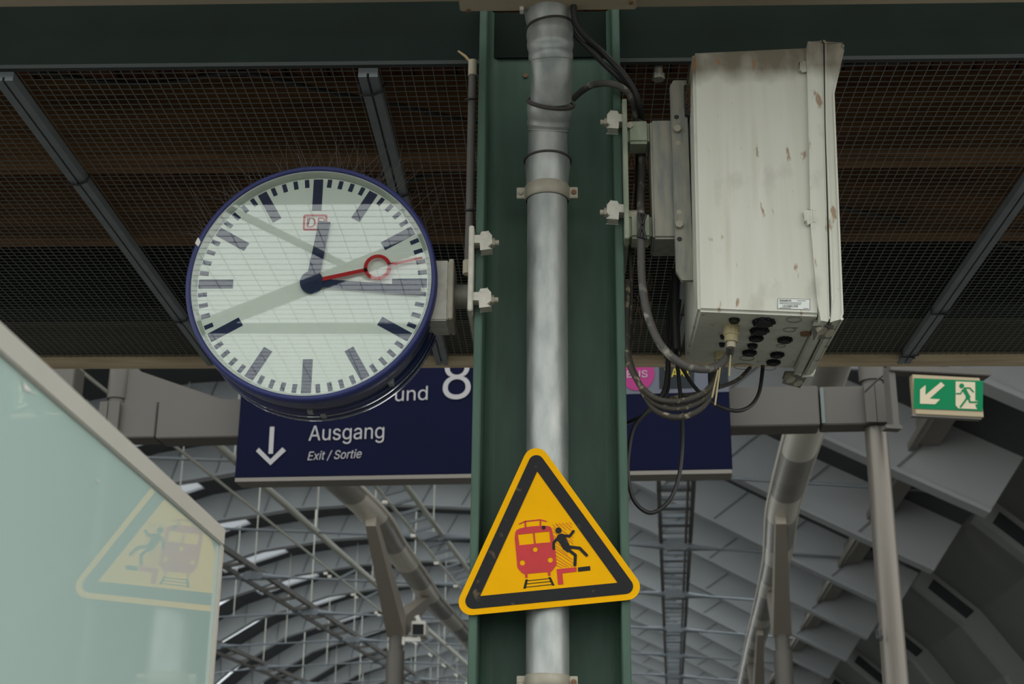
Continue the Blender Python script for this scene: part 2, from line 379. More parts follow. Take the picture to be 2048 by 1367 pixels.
# box arches with openings along the right side
for k in range(1, 15):
    d = 2.9 + 1.04 * (k - 1); r = MB(); o = MB()
    xs = [x for x in XS if x >= .80]
    for i in range(len(xs) - 1):
        x0, x1 = xs[i], xs[i + 1]; n0, n1 = nrm(x0), nrm(x1)
        def q(x, n, t, dd): return hp(x + n.x * t, H(x) + n.y * t, d + dd)
        r.hexa([q(x0, n0, .07, -.035), q(x1, n1, .07, -.035), q(x1, n1, .07, .035), q(x0, n0, .07, .035), q(x0, n0, 0, -.035), q(x1, n1, 0, -.035), q(x1, n1, 0, .035), q(x0, n0, 0, .035)])
        if i % 2 == 0:
            l = lambda t: (x0 + (x1 - x0) * t)
            xa, xb = l(.2), l(.95)
            o.add([q(xa, n0, .016, -.0365), q(xb, n1, .016, -.0365), q(xb, n1, .054, -.0365), q(xa, n0, .054, -.0365)], [(0, 1, 2, 3)])
    r.build('side_arch', 'side_arch', roof); o.build('arch_opening', 'roof_dark', roof)
# ties, nodes, hangers
TIE = [(-3.45, .97), (-2.62, 1.06), (-1.80, 1.095), (-.835, 1.045), (.04, 1.0), (.90, .93)]
ORD = ['nearest', 'second nearest', 'third nearest', 'fourth nearest', 'fifth nearest', 'sixth nearest', 'seventh nearest', 'eighth nearest', 'ninth nearest', 'tenth nearest', 'third farthest', 'second farthest', 'farthest']
for k in range(13):
    d = 2.97 + 1.04 * k
    t = thing('tie_rod', hp(0, 1, d), ORD[k] + ' horizontal grey tie rod with spindle joints under the arched roof', 'tie rod', 'tie rods of the arched roof')
    rods = MB(); nodes = MB(); hang = MB(); lw = .035 if k > 5 else .03
    for (x0, h0), (x1, h1) in zip(TIE, TIE[1:]):
        a = hp(x0, h0, d); b = hp(x1, h1, d); L = [0, .03, .1, .18, .5, .82, .9, .97, 1]; R = [.17, .19, .11, .055, .05, .055, .11, .19, .17]
        q = MB(); q.tube([a.lerp(b, l) for l in L], R, 8); q.build('rod', 'steel', t)
    for x, h in TIE[1:-1]:
        c = hp(x, h, d); nodes = MB(); nodes.bar(c - HX * .34, c + HX * .34, .34, .34)
        nodes.disc(c - HX * .3 - HY * .2, HY, .2, .1, 16); nodes.disc(c + HX * .3 - HY * .2, HY, .2, .1, 16); nodes.build('joint', 'steel', t)
    for x, h in ((-2.62, 1.06), (-2.2, 1.08), (-1.80, 1.095), (-1.27, 1.07), (-.835, 1.045), (-.45, 1.02)):
        q = MB(); q.tube([hp(x, h, d), hp(x, H(x), d)], lw, 6); q.build('hanger', 'rail', t)
    
# longitudinal members
def run(name, label, cat, fn, group=None):
    t = thing(name, hp(0, 1, 8), label, cat, group); fn(t); return t
def ladder(t):
    a = MB(); b = MB()
    for sx in (-.052, .052): a.bar(hp(.04 + sx, 1.03, 3), hp(.04 + sx, 1.03, 17), .14, .4)
    d = 3.0
    while d < 15: b = MB(); b.bar(hp(-.02, 1.03, d), hp(.1, 1.03, d), .16 if int(d * 10) % 3 else .5, .12); b.build('rung', 'steel', t); d += .13
    a.tube([hp(.075, 1.01, 3), hp(.075, 1.01, 16)], .05, 6)
    a.build('side_rail', 'rail_dark', t)
run('maintenance_gangway', 'long ladder-like steel gangway under the roof, right of the green column', 'gangway', ladder)
def railA(t):
    a = MB(); b = MB(); c = MB()
    a.tube([hp(-.80, 1.05, 3), hp(-.80, 1.05, 17)], .1, 8); a.tube([hp(-.88, 1.03, 3), hp(-.88, 1.03, 17)], .06, 6)
    d = 3.2
    while d < 12: b = MB(); b.bar(hp(-.87, 1.03, d), hp(-.80, 1.05, d), .1, .1); b.build('rung', 'steel', t); d += .14
    d = 3.3
    while d < 12: c = MB(); c.disc(hp(-.875, 1.015, d), -UZ, .1, .1, 10); c.build('lamp', 'lamp', t); d += .52
    a.build('rail', 'rail', t)
run('light_track', 'twin pale rails with small lamps, crossing the nodes left of the green column', 'light track', railA)
def railB(t):
    a = MB(); c = MB(); f = MB()
    a.tube([hp(-1.27, 1.07, 3), hp(-1.27, 1.07, 17)], .13, 8); a.bar(hp(-1.345, 1.03, 3), hp(-1.345, 1.03, 17), .06, .08)
    d = 5.6
    while d < 13:
        for q in (0, .07): c = MB(); c.disc(hp(-1.36, 1.02, d + q), -UZ, .09, .1, 10); c.build('lamp', 'lamp', t)
        f = MB(); f.bar(hp(-1.27, 1.07, d + .2), hp(-1.35, 1.03, d + .2), .1, .1); f.build('hanger_arm', 'steel', t); d += .52
    a.build('rail', 'rail', t)
run('light_rail', 'pale tubular rail with paired lamps, descending right from the navy sign bottom-left corner', 'light rail', railB)
for X0, hh, lb in ((-1.80, 1.10, 'pair of brown-grey rails running to the vanishing point, upper left one'), (-2.62, 1.06, 'pair of brown-grey rails at the far left edge of the roof view')):
    def railC(t, X0=X0, hh=hh):
        a = MB(); a.bar(hp(X0, hh + .03, 3), hp(X0, hh + .03, 17), .2, .25); a.bar(hp(X0 - .07, hh, 3), hp(X0 - .07, hh, 17), .14, .2)
        d = 3.2
        while d < 15: a.bar(hp(X0 - .09, hh, d), hp(X0 + .01, hh + .02, d), .2, .15); d += .3
        a.build('rail', 'rail_dark', t)
    run('service_rail', lb, 'service rail', railC)
def bigbeam(t):
    a = MB(); X0, hh = .655, .965
    a.bar(hp(X0, hh, 2.5), hp(X0, hh, 17), .55, .7); a.bar(hp(X0 - .045, hh - .035, 2.5), hp(X0 - .045, hh - .035, 17), .12, .2)
    a.build('flange', 'ypost', t)
run('roof_purlin', 'broad grey longitudinal roof beam behind the right-hand post', 'roof beam', bigbeam)

# ================================================================== gutters of the next platform, posts
def gutter(pts, name, label, Z=5.6, r=.19):
    P = smooth_path([PZ(x, y, Z) for x, y in pts], 6); t = thing(name, P[0], label, 'gutter')
    for k in range(6): pass
    n = len(P); seg = 14; bands = []; last = None
    acc = 0
    for i in range(n - 1):
        a, b = P[i], P[i + 1]; d = (b - a).normalized(); sd = d.cross(UZ).normalized()
        acc += (b - a).length; bright = (acc % 3.2) < 1.3
        if bright != last: tgt = MB(); bands.append((tgt, bright)); last = bright
        def ring(p, rr): return [p + sd * math.cos(math.pi + math.pi * q / seg) * rr * -1 + UZ * math.sin(math.pi + math.pi * q / seg) * rr * .8 for q in range(seg + 1)]
        ra, rb = ring(a, r), ring(b, r); ia, ib = ring(a, r * .9), ring(b, r * .9)
        for tg in ((tgt, ra, rb), (tgt, ia, ib)):
            tg[0].add(tg[1] + tg[2], [(q, q + 1, q + seg + 2, q + seg + 1) for q in range(seg)], True)
    for sg in (-1, 1):
        rr = []
        for i, p in enumerate(P):
            d = (P[min(i + 1, n - 1)] - P[max(i - 1, 0)]).normalized(); rr.append(p + d.cross(UZ).normalized() * sg * r)
        q = MB(); q.tube(rr, .028, 8); q.build('rim', 'gutter_lt', t)
    for q, br in bands: q.build('bright_panel' if br else 'dark_panel', 'gutter_lt' if br else 'gutter', t)
    return P
gR = gutter([(1690, 600), (1650, 745), (1611, 856), (1577, 970), (1563, 1029), (1554, 1116), (1535, 1195), (1510, 1285), (1490, 1367), (1478, 1410)], 'platform_gutter', 'curved steel canopy gutter hanging beside the right-hand post')
gL = gutter([(560, 850), (675, 958), (748, 1029), (785, 1087), (827, 1144), (866, 1200), (928, 1268), (975, 1330)], 'platform_gutter', 'curved steel canopy gutter sloping down from under the navy sign')
def ypost(top_px, mid_px, low_px, arm2_px, label, wd=.26):
    # V-shaped head carried on a round post, under the gutter
    a = PZ(*top_px, 5.42); c = PZ(*arm2_px, 5.42); D = (a + c) / 2
    m = PL(mid_px[0], mid_px[1], Vector((0, D.y, 0)), Vector((0, 1, 0)))
    t = thing('gutter_post', (m.x, m.y, 0), label, 'post', 'posts carrying the next platform canopy')
    v = MB()
    for e, w0 in ((a, .12), (c, .12)):
        sx = Vector((wd * .5, 0, 0)); dirv = (e - m).normalized(); nn = Vector((0, dirv.z, -dirv.y)).normalized()
        v.hexa([m - sx - nn * .16, m + sx - nn * .16, m + sx + nn * .16, m - sx + nn * .16, e - sx * .5 - nn * .08, e + sx * .5 - nn * .08, e + sx * .5 + nn * .08, e - sx * .5 + nn * .08])
    v.build('forked_head', 'ypost', t)
    p = MB(); p.tube([(m.x, m.y, 0), (m.x, m.y, m.z - .35)], .13, 20); p.tube([(m.x, m.y, m.z - .35), (m.x, m.y, m.z + .1)], .105, 20); p.build('pole', 'bar', t)
    return m
mL = ypost((742, 1040), (793, 1252), None, (852, 1200), 'forked grey post under the gutter, left of the green column')
mR = ypost((1561, 1036), (1563, 1250), None, (1542, 1190), 'forked grey post under the gutter, left of the thick round post')
ypost((1520, 1262), (1517, 1400), None, (1500, 1330), 'farther forked grey post at the bottom edge, left of the nearer one', .24)
# surveillance camera on the left gutter post
c = PL(838, 1257, Vector((0, mL.y, 0)), Vector((0, 1, 0))); k = m_per_px(c)
t = thing('surveillance_camera', c, 'white boxy surveillance camera with black front on the forked post', 'camera')
b = MB(); b.box(c.x - 14 * k, c.x + 14 * k, c.y - .1, c.y + .4, c.z - 14 * k, c.z + 14 * k); b.build('housing', 'camw', t, .01)
b = MB(); b.box(c.x - 11 * k, c.x + 11 * k, c.y - .13, c.y - .09, c.z - 13 * k, c.z + 7 * k); b.build('lens_window', 'plug', t)
b = MB(); b.box(mL.x + .09, c.x + 4 * k, c.y - .03, c.y + .03, c.z - 25 * k, c.z - 17 * k); b.box(mL.x + .09, mL.x + .13, c.y - .05, c.y + .05, c.z - 32 * k, c.z - 10 * k)
b.box(c.x - 2 * k, c.x + 2 * k, c.y - .02, c.y + .02, c.z - 18 * k, c.z - 12 * k); b.build('bracket', 'camw', t)
b = MB(); b.tube([(c.x, c.y + .1, c.z + 12 * k), (c.x - .05, c.y + .1, c.z + 28 * k)], .04, 8); b.build('cable_entry', 'camw', t)

# ================================================================== sign gantry at D = 8
DS = 8.0
def hz(px, py, D): return PH(px, py, D)
def hbox(mb, px0, py0, px1, py1, D0_, D1_, slope=-.019):
    """box in the hall frame given by the pixel corners of its front face"""
    A = PH(px0, py0, D0_); B = PH(px1, py1, D0_)
    x0, x1 = (A - EYE).dot(HX), (B - EYE).dot(HX); z0, z1 = min(A.z, B.z), max(A.z, B.z); e = EYE.z
    P = [hall(x0, z0 - e, D0_), hall(x1, z0 - e, D0_), hall(x1, z0 - e, D1_), hall(x0, z0 - e, D1_), hall(x0, z1 - e, D0_), hall(x1, z1 - e, D0_), hall(x1, z1 - e, D1_), hall(x0, z1 - e, D1_)]
    mb.hexa(P); return P
t = gantry = thing('sign_gantry', PH(1000, 900, 8.3), 'grey sign gantry of two round posts and a flat cross bar', 'gantry')
b = MB(); cb = hbox(b, 205, 803, 1801, 852, 8.22, 8.5); zt, zb = cb[4].z, cb[0].z
b = MB()
A = PH(1000, 785, 8.22).z; B = PH(1000, 862, 8.22).z
xl = (PH(180, 840, 8.22) - EYE).dot(HX); xr = (PH(1800, 810, 8.22) - EYE).dot(HX)
def hbx(mb, x0, x1, z0, z1, d0, d1):
    e = EYE.z; return mb.hexa([hall(x0, z0 - e, d0), hall(x1, z0 - e, d0), hall(x1, z0 - e, d1), hall(x0, z0 - e, d1), hall(x0, z1 - e, d0), hall(x1, z1 - e, d0), hall(x1, z1 - e, d1), hall(x0, z1 - e, d1)])
xj1 = (PH(312, 840, 8.22) - EYE).dot(HX); xj2 = (PH(1640, 810, 8.22) - EYE).dot(HX)
hbx(b, xj1 + .006, xj2 - .006, B, A, 8.22, 8.42); b.build('cross_bar', 'bar', t, .006)
b = MB(); hbx(b, xl + .12, xj1 - .006, B + .012, A - .004, 8.235, 8.41); b.build('bar_end', 'bar', t, .006); b = MB(); hbx(b, xj2 + .006, xr - .05, B + .004, A - .004, 8.235, 8.41); b.build('bar_end', 'bar', t, .006)
b = MB(); hbx(b, xj2 + .006, xj2 + .027, B + .012, A - .012, 8.228, 8.24); b.build('touch_up_patch', 'teal_patch', t)
def gpost(pxc, y_top, y_bar, wtop, wbot, label_4=False):
    c0 = PH(pxc, y_bar, 8.32); k = m_per_px(c0); X = (c0 - EYE).dot(HX); r0 = wtop / 2 * k; r1 = wbot / 2 * k * .93
    e = EYE.z; p = MB(); p.tube([hall(X, -e, 8.32), hall(X, B - e + .0, 8.32)], [r1 * 1.02, r0], 32)
    p.build('post', 'post', t)
    p = MB(); p.tube([hall(X, A - e - .01, 8.32), hall(X, A - e + .75, 8.32)], r0 * .95, 32); hbx(p, X - .004, X + r0 * 1.2, B + .004, A - .004, 8.2, 8.22); hbx(p, X - r0 * 1.05, X - .004 - .004, B + .004, A - .004, 8.195, 8.22); p.build('post_collar', 'bar', t)
    p = MB(); p.tube([hall(X, A - e + .045, 8.32), hall(X, A - e + .7, 8.32)], r0 * 1.16, 32); p.build('sleeve', 'bar', t)
    return X, r0
XR, RR = gpost(1751, 0, 852, 44, 58)
XLp, RL = gpost(226, 0, 880, 36, 48)
b = MB(); b.slab([PH(248, 731, 8.3), PH(450, 800, 8.3), PH(248, 806, 8.3)], HY * .03); b.build('gusset_plate', 'bar', t)
b = MB(); b.slab([PH(1790, 838, 8.3), PH(1760, 880, 8.3), PH(1838, 930, 8.3), PH(1800, 838, 8.3)], HY * .03); 
P4 = hall(XR - RR * .35, 0, 8.32 - RR * 1.22)
a4 = PH(1752, 1283, 8.32 - RR * 1.27); b4 = PH(1767, 1282, 8.32 - RR * 1.27)
text('4', a4, b4, UZ, -HY, 'ink', 'number', t, cap=38 * m_per_px(a4), depth=.002)
# cable tie on the post
b = MB(); zc = PH(1750, 752, 8.1).z; b.tube([hall(XR - RR * 1.2, zc - 1.6 - .09, 8.12), hall(XR, zc - 1.6 - .02, 8.1), hall(XR + RR * 1.9, zc - 1.6 + .06, 8.1)], .006, 6); b.build('cable_tie', 'black', t)
# side sign seen edge-on at far left
b = MB(); hbx(b, (PH(128, 800, 8.6) - EYE).dot(HX), (PH(190, 800, 8.6) - EYE).dot(HX), PH(150, 812, 8.6).z - .5, PH(150, 765, 8.6).z, 8.24, 8.4)
b.build('side_display_box', 'bar', t, .006)

# direction sign
sg = thing('direction_sign', PH(960, 950, DS), 'large navy direction sign reading Ausgang with a white arrow', 'sign')
zb_ = PH(945, 947, DS).z; zt_ = zb_ + (PH(945, 640, DS).z - zb_)
x0 = (PH(469, 957, DS) - EYE).dot(HX); x1 = (PH(1465, 935, DS) - EYE).dot(HX)
b = MB(); hbx(b, x0, x1, zb_, zt_, DS, DS + .16); b.build('panel', 'navy', sg, .004)
b = MB(); hbx(b, x0 + .004, x1 - .004, zb_ - .024, zb_ - .001, DS - .004, DS + .15); b.build('lower_trim', 'rail_dark', sg)
xg0 = (PH(1180, 800, DS) - EYE).dot(HX); zg = PH(1300, 787, DS).z
b = MB(); hbx(b, xg0, x1 - .001, zg, zt_ - .01, DS - .004, DS); b.build('pictogram_band', 'band', sg)
dd = DS - .005
def hp2(x, y): return PH(x, y, dd)
def htext(s, xa, ya, xb, yb, capx, m, **kw): a = hp2(xa, ya); return text(s, a, hp2(xb, yb), UZ, -HY, m, 'lettering', sg, cap=capx * m_per_px(a) * 1.03, depth=.002, **kw)
htext('Ausgang', 617, 881, 768, 876, 30, 'letter')
htext('Exit / Sortie', 615, 920, 723, 915, 17, 'letter', shear=.22)
htext('und', 790, 802, 855, 799, 28, 'letter')
htext('8', 885, 798, 941, 796, 86, 'letter')
b = MB(); fz = -HY * .002
b.slab([hp2(540, 853), hp2(549, 853), hp2(546, 907), hp2(537, 907)], fz)
b.slab([hp2(518, 895), hp2(541, 918), hp2(565, 894), hp2(572, 901), hp2(541, 930), hp2(512, 902)], fz); b.build('arrow', 'letter', sg)
DQ = DS - .006
b = MB(); b.slab(circ(lambda x, y: PH(x, y, DQ), 1275, 747, 34, 36), -HY * .002); b.build('bus_disc', 'pink', sg)
b = MB(); b.slab([PH(1318, 690, DQ), PH(1388, 689, DQ), PH(1388, 775, DQ), PH(1319, 777, DQ)], -HY * .002); b.build('taxi_field', 'taxi', sg)
dd = DS - .009
htext('BUS', 1254, 755, 1295, 754, 14, 'letter'); htext('TAXI', 1330, 754, 1379, 752, 17, 'ytext')
b = MB(); b.slab([hp2(1418, 725), hp2(1456, 725), hp2(1456, 770), hp2(1418, 771)], -HY * .002); b.build('dark_pictogram', 'taxi', sg)

# emergency exit sign with its arm
ee = math.radians(14); EX = (HX * math.cos(ee) + HY * math.sin(ee)).normalized(); EYn = Vector((-EX.y, EX.x, 0)); E0 = PH(1826, 817, 7.8)
def PE(x, y, o=0): return PL(x, y, E0 + EYn * o, EYn)
t = thing('exit_sign', E0, 'green emergency exit sign with running figure and diagonal arrow', 'exit sign')
def ebox(mb, xa, ya, xb, yb, o0, o1):
    A_ = PE(xa, ya, o0); B_ = PE(xb, yb, o0); ua, ub = (A_ - E0).dot(EX), (B_ - E0).dot(EX); z0, z1 = min(A_.z, B_.z), max(A_.z, B_.z)
    q = lambda u, z, o: E0 + EX * u + EYn * o + UZ * (z - E0.z)
    mb.hexa([q(ua, z0, o0), q(ub, z0, o0), q(ub, z0, o1), q(ua, z0, o1), q(ua, z1, o0), q(ub, z1, o0), q(ub, z1, o1), q(ua, z1, o1)])
b = MB(); ebox(b, 1824.5, 748, 1968, 834, 0, .05); b.build('housing', 'exit_f', t, .003)
b = MB(); ebox(b, 1825, 827, 1963, 838, .01, .05); b.build('bottom_trim', 'rail_dark', t)
b = MB(); b.slab([PE(1828, 756, -.001), PE(1966, 761.5, -.001), PE(1965, 822, -.001), PE(1826.5, 816.5, -.001)], -EYn * .003); b.build('green_panel', 'exit_g', t)
EP = lambda x, y: PE(1780 + x / 4.88, 720 + y / 4.88, -.005)
b = MB(); ez = -EYn * .0015
b.slab([EP(*p) for p in [(497, 213), (532, 245), (385, 375), (488, 381), (440, 430), (292, 424), (294, 285), (346, 243), (345, 340)]], ez); b.build('arrow', 'exit_w', t)
b = MB(); b.slab([EP(*p) for p in [(640, 207), (830, 214), (831, 395), (853, 397), (853, 428), (832, 430), (836, 455), (850, 478), (700, 472), (665, 470), (640, 440)]], ez); b.build('door_field', 'exit_w', t)
b = MB(); ez2 = -EYn * .0015
EP2 = lambda x, y: PE(1780 + x / 4.88, 720 + y / 4.88, -.0068)
def limb(mb, pts, w, fn, off, z=None):
    P = [Vector((p[0], p[1], 0)) for p in pts]
    up_ = Vector(off).normalized() * .00005; i = 1
    for a, c in zip(P, P[1:]):
        d = (c - a).normalized(); n_ = Vector((-d.y, d.x, 0)) * w / 2; i += 1
        mb.slab([v + up_ * i for v in (fn(*(a + n_)[:2]), fn(*(c + n_)[:2]), fn(*(c - n_)[:2]), fn(*(a - n_)[:2]))], off)
    for p in P: i += 1; mb.slab([v + up_ * i for v in circ(lambda x, y: fn(x, y), p.x, p.y, w / 2, 14)], off)
b.slab(circ(EP2, 699, 250, 24, 18), ez2)
b.slab([EP2(*p) for p in [(700, 290), (735, 268), (785, 355), (775, 385), (735, 385), (740, 350)]], ez2)
limb(b, [(725, 272), (780, 272), (812, 308)], 14, EP2, ez2); limb(b, [(708, 290), (688, 327), (648, 325)], 13, EP2, ez2)
limb(b, [(768, 365), (778, 408), (848, 410)], 17, EP2, ez2); limb(b, [(755, 365), (722, 410), (688, 455)], 18, EP2, ez2)
b.build('running_figure', 'exit_g', t)
t2 = gantry
b = MB(); ebox(b, 1780, 727, 1983, 751, .0, .1); b.build('bracket_arm', 'bar', t2, .004)
b = MB(); ebox(b, 1776, 735, 1800, 851, .02, .1); b.build('bracket_upright', 'bar', t2, .004)
b = MB(); ebox(b, 1772, 848, 1805, 857, .01, .08); b.build('bracket_clamp', 'bar', t2)

# ================================================================== THE CANOPY
YC = 2.85; YW = 3.0
ZM = PY(500, 134, YC + .1).z                    # underside of the beam = level of the wire mesh
print('mesh level', ZM)
YE = PZ(600, 716, ZM).y                         # far edge of the mesh
print('canopy edge', YE)
XA, XB = -3.6, 3.9
zs = PY(600, 15, YC - .05).z                    # level of the soffit
xL, xR = PY(947, 700, YC).x, PY(1251, 700, YC).x
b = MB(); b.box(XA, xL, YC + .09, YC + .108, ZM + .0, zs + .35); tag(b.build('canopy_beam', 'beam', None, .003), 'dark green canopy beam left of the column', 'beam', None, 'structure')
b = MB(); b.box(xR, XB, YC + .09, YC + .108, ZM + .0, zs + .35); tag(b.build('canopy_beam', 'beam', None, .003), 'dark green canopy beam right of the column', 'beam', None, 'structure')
def soff(x0, x1, py, y0, nm, lab, yb=2.79):
    z = PY((x0 + x1) / 2, py, yb).z; A_ = PY(x0, py, yb).x; B_ = PY(x1, py, yb).x
    q = MB(); q.box(A_, B_, y0, yb, z, z + .03); return tag(q.build(nm, 'beige', None, .003), lab, 'board', None, 'structure'), z
soff(-900, 925, 15, 1.95, 'soffit_board', 'long beige soffit board left of the column')
soff(1266, 3000, 5, 1.95, 'soffit_board', 'long beige soffit board right of the column')
cvr, zcv = soff(920, 1273, 22, 1.5, 'cover_board', 'wide beige cover board behind the pipe at the column head', 2.77)
b = MB()
for px, py in ((937, 20), (1262, 4)):
    p = PZ(px, py, zcv); b.disc(p, -UZ, .005, .004, 12)
o = b.build('screw', 'rust', cvr)
cz = max(zs, zcv) + .3
b = MB(); b.box(XA, XB, 2.0, 2.2, zs - .0, zs + .4); tag(b.build('front_fascia', 'beige'), 'beige fascia box in front of the canopy beam', 'fascia', None, 'structure')
# timber deck above the mesh
ZD = ZM + .34
b = MB()
x = XA; i = 0
while x < XB:
    b.box(x + .004, x + .118, YC + .1, YE + .3, ZD + (.004 if i % 2 else 0), ZD + .03); x += .122; i += 1
tag(b.build('ceiling', 'wood'), 'brown timber boarding of the canopy ceiling', None, None, 'structure')
b = MB(); b.box(XA, XB, YC, YE + .3, ZD + .031, ZD + .06); tag(b.build('ceiling_cover', 'panel_dark'), 'roof covering above the timber boards', None, None, 'structure')
def purlin(ybot, ytop, name, m, lab, zlow, dep):
    y = PZ(900, ybot, zlow).y
    q = MB(); q.box(XA, XB, y, y + dep, zlow, ZD); return tag(q.build(name, m, None, .004), lab, 'beam', None, 'structure')
purlin(306, 0, 'timber_purlin', 'wood_beam', 'brown timber purlin above the wire mesh, nearer one', ZM + .09, .12)
purlin(470, 0, 'timber_purlin', 'wood_beam', 'brown timber purlin above the wire mesh, middle one', ZM + .12, .08)
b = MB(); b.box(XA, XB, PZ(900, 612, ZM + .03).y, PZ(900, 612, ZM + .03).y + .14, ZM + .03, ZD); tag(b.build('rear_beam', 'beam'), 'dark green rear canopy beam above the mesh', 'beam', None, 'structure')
b = MB(); b.box(XA, XB, YE + .0, YE + .02, ZM - .0, ZD); b.box(XA, XB, PZ(900, 612, ZM + .03).y + .15, YE, ZM + .12, ZM + .13); tag(b.build('rear_panel', 'panel_dark'), 'grey-brown rear panel behind the mesh', 'panel', None, 'structure')
b = MB(); zlo = PY(700, 724, YE - .02).z; b.box(XA, XB, YE - .03, YE + .05, zlo, ZM + .005); tag(b.build('edge_board', 'edge_wood'), 'pale timber board along the far canopy edge', 'board', None, 'structure')
# ceiling cables
for pts, lab in (([(60, 140), (200, 162), (330, 165), (480, 145), (640, 180), (800, 212), (960, 248)], 'dark cable snaking above the mesh at upper left'),
                 ([(800, 370), (860, 350), (960, 335)], 'short dark cable above the mesh beside the column'),
                 ([(1660, 130), (1760, 125), (1900, 110)], 'dark cable above the mesh right of the cabinet'),
                 ([(1680, 415), (1800, 440), (1930, 470), (2060, 500)], 'dark cable above the mesh at far right')):
    q = MB(); q.tube(smooth_path([PZ(x, y, ZM + .16) for x, y in pts], 6), .007, 8); tag(q.build('ceiling_cable', 'black'), lab, 'cable')
# wire mesh panels and struts
SX = [PZ(x, y, ZM - .01) for x, y in ((5, 142), (735, 134), (1815, 705))]
step = (SX[2].x - SX[0].x) / 3; sxs = [SX[0].x - step, SX[0].x, SX[1].x, SX[0].x + 2 * step, SX[2].x, SX[2].x + step, SX[2].x + 2 * step]
print('struts', sxs)
NAMES = ['wire mesh panel at the far left ceiling corner', 'wire mesh panel above and left of the clock', 'wire mesh panel between the clock and green column', 'wire mesh panel behind the white cabinet', 'wire mesh panel at the right edge of the ceiling', 'wire mesh panel beyond the right-hand strut']
P_ = .0253; WR = .00085
for i in range(6):
    a, c = (XA if i == 0 else sxs[i] + .002), sxs[i + 1] - .002; q = MB(); x = a; y = YC + .095
    while x < c:
        dx = random.uniform(-.002, .002); q.box(x + dx - WR, x + dx + WR, YC + (.31 if xL - .01 < x < xR + .01 else .09), YE, ZM - .004, ZM - .004 + 2 * WR); x += P_
    while y < YE:
        if y < YC + .31 and a < xL < c: q.box(a, xL, y - WR, y + WR, ZM - .004 + 2 * WR, ZM - .004 + 4 * WR); q.box(xR, c, y - WR, y + WR, ZM - .004 + 2 * WR, ZM - .004 + 4 * WR) if c > xR else None
        else: q.box(a, c, y - WR, y + WR, ZM - .004 + 2 * WR, ZM - .004 + 4 * WR)
        y += P_
    tag(q.build('wire_mesh_panel', 'mesh'), NAMES[i], 'wire mesh', 'wire mesh panels under the canopy')
SL = {1: 'grey steel strut under the mesh, leftmost in view', 2: 'grey steel strut under the mesh, behind the clock', 3: 'grey steel strut under the mesh, behind the cabinet', 4: 'grey steel strut under the mesh at the right edge'}
for i in (1, 2, 3, 4):
    x = sxs[i]; t = thing('ceiling_strut', (x, YC + .1, ZM - .03), SL[i], 'strut', 'struts under the wire mesh')
    q = MB(); q.box(x - .023, x - .003, YC + .1, YE, ZM - .03, ZM - .006); q.box(x + .003, x + .023, YC + .1, YE, ZM - .03, ZM - .006); q.box(x - .003, x + .003, YC + .1, YE, ZM - .02, ZM - .006); q.build('strut_bar', 'strut', t)
    for y in ((3.02, 3.6) if i == 2 else (3.42, 4.55, 5.0) if i != 1 else (3.5, 4.6)):
        q = MB(); q.tube([(x - .03, y, ZM - .01), (x - .028, y + .01, ZM - .034), (x, y + .004, ZM - .037), (x + .028, y - .008, ZM - .033), (x + .032, y, ZM - .008)], .0035, 6)
        q.tube([(x, y, ZM - .035), (x + .012, y - .02, ZM - .05)], .003, 5); q.build('cable_tie', 'black', t)
# mesh edge angle
b = MB(); b.box(XA, xL, YC + .085, YC + .1, ZM - .006, ZM + .004); b.box(xR, XB, YC + .085, YC + .1, ZM - .006, ZM + .004); tag(b.build('trim_1', 'trim'), 'grey angle trim where mesh meets beam', None, None, 'structure')
b = MB(); p = PZ(1320, 122, ZM - .02); b.disc((p.x, YC + .12, ZM - .03), UZ, .011, .05, 10); b.disc((p.x, YC + .12, ZM - .034), UZ, .015, .015, 6); tag(b.build('hanger_bolt', 'galv_old'), 'small bolt under the beam between column and cabinet', 'bolt')
# overhead mesh and beams in front of the column (seen mirrored in the clock glass)
q = MB(); x = -2.6
while x < 1.6: q.box(x - .0011, x + .0011, -2.6, 2.0, 3.9, 3.9022); x += .09
y = -2.6
while y < 2.0: q.box(-2.6, 1.6, y - .0011, y + .0011, 3.9022, 3.9044); y += .06
tag(q.build('overhead_netting', 'mesh'), 'wire netting overhead in front of the column, mirrored in clock glass', 'netting')
def mirrored(px, py, z, yf=2.93): p = PZ(px, py, z); return Vector((p.x, 2 * yf - p.y, z))
for (a, c, wd, lb) in (((300, 700), (900, 470), .12, 'overhead glazing beam crossing obliquely in front of the column'), ((200, 660), (1000, 662), .1, 'overhead glazing beam parallel to the canopy'), ((330, 360), (740, 560), .025, 'thin overhead brace in front of the column')):
    A_, B_ = mirrored(*a, 4.4), mirrored(*c, 4.4); q = MB(); q.bar(A_, B_, wd, .03); tag(q.build('glazing_beam', 'bar'), lb, 'beam')

# ================================================================== STEEL COLUMN
def ex(px, py=700): return PY(px, py, YC).x
xL, xR = ex(947), ex(1251); tf = .0175
cl = thing('steel_column', ((xL + xR) / 2, YC + .15, 0), 'dark green steel column of H section in the centre', 'column', None, 'structure')
b = MB(); b.box(xL, xL + tf, YC, YC + .3, 0, cz - .2); b.build('flange', 'green', cl, .002)
b = MB(); b.box(xR - tf, xR, YC, YC + .3, 0, cz - .2); b.build('flange', 'green', cl, .002)
b = MB()
wt = .011; rr = .024; prof = []
xa, xb_ = xL + tf, xR - tf; yw0, yw1 = YC + .15 - wt / 2, YC + .15 + wt / 2
for j in range(7): a = math.pi / 2 * j / 6; prof.append((xa + rr - rr * math.cos(a), yw0 - rr + rr * math.sin(a)))
for j in range(7): a = math.pi / 2 * j / 6; prof.append((xb_ - rr + rr * math.sin(a), yw0 - rr + rr * math.cos(a)))
prof += [(xb_, yw1 + rr), (xb_ - rr, yw1), (xa + rr, yw1), (xa, yw1 + rr)]
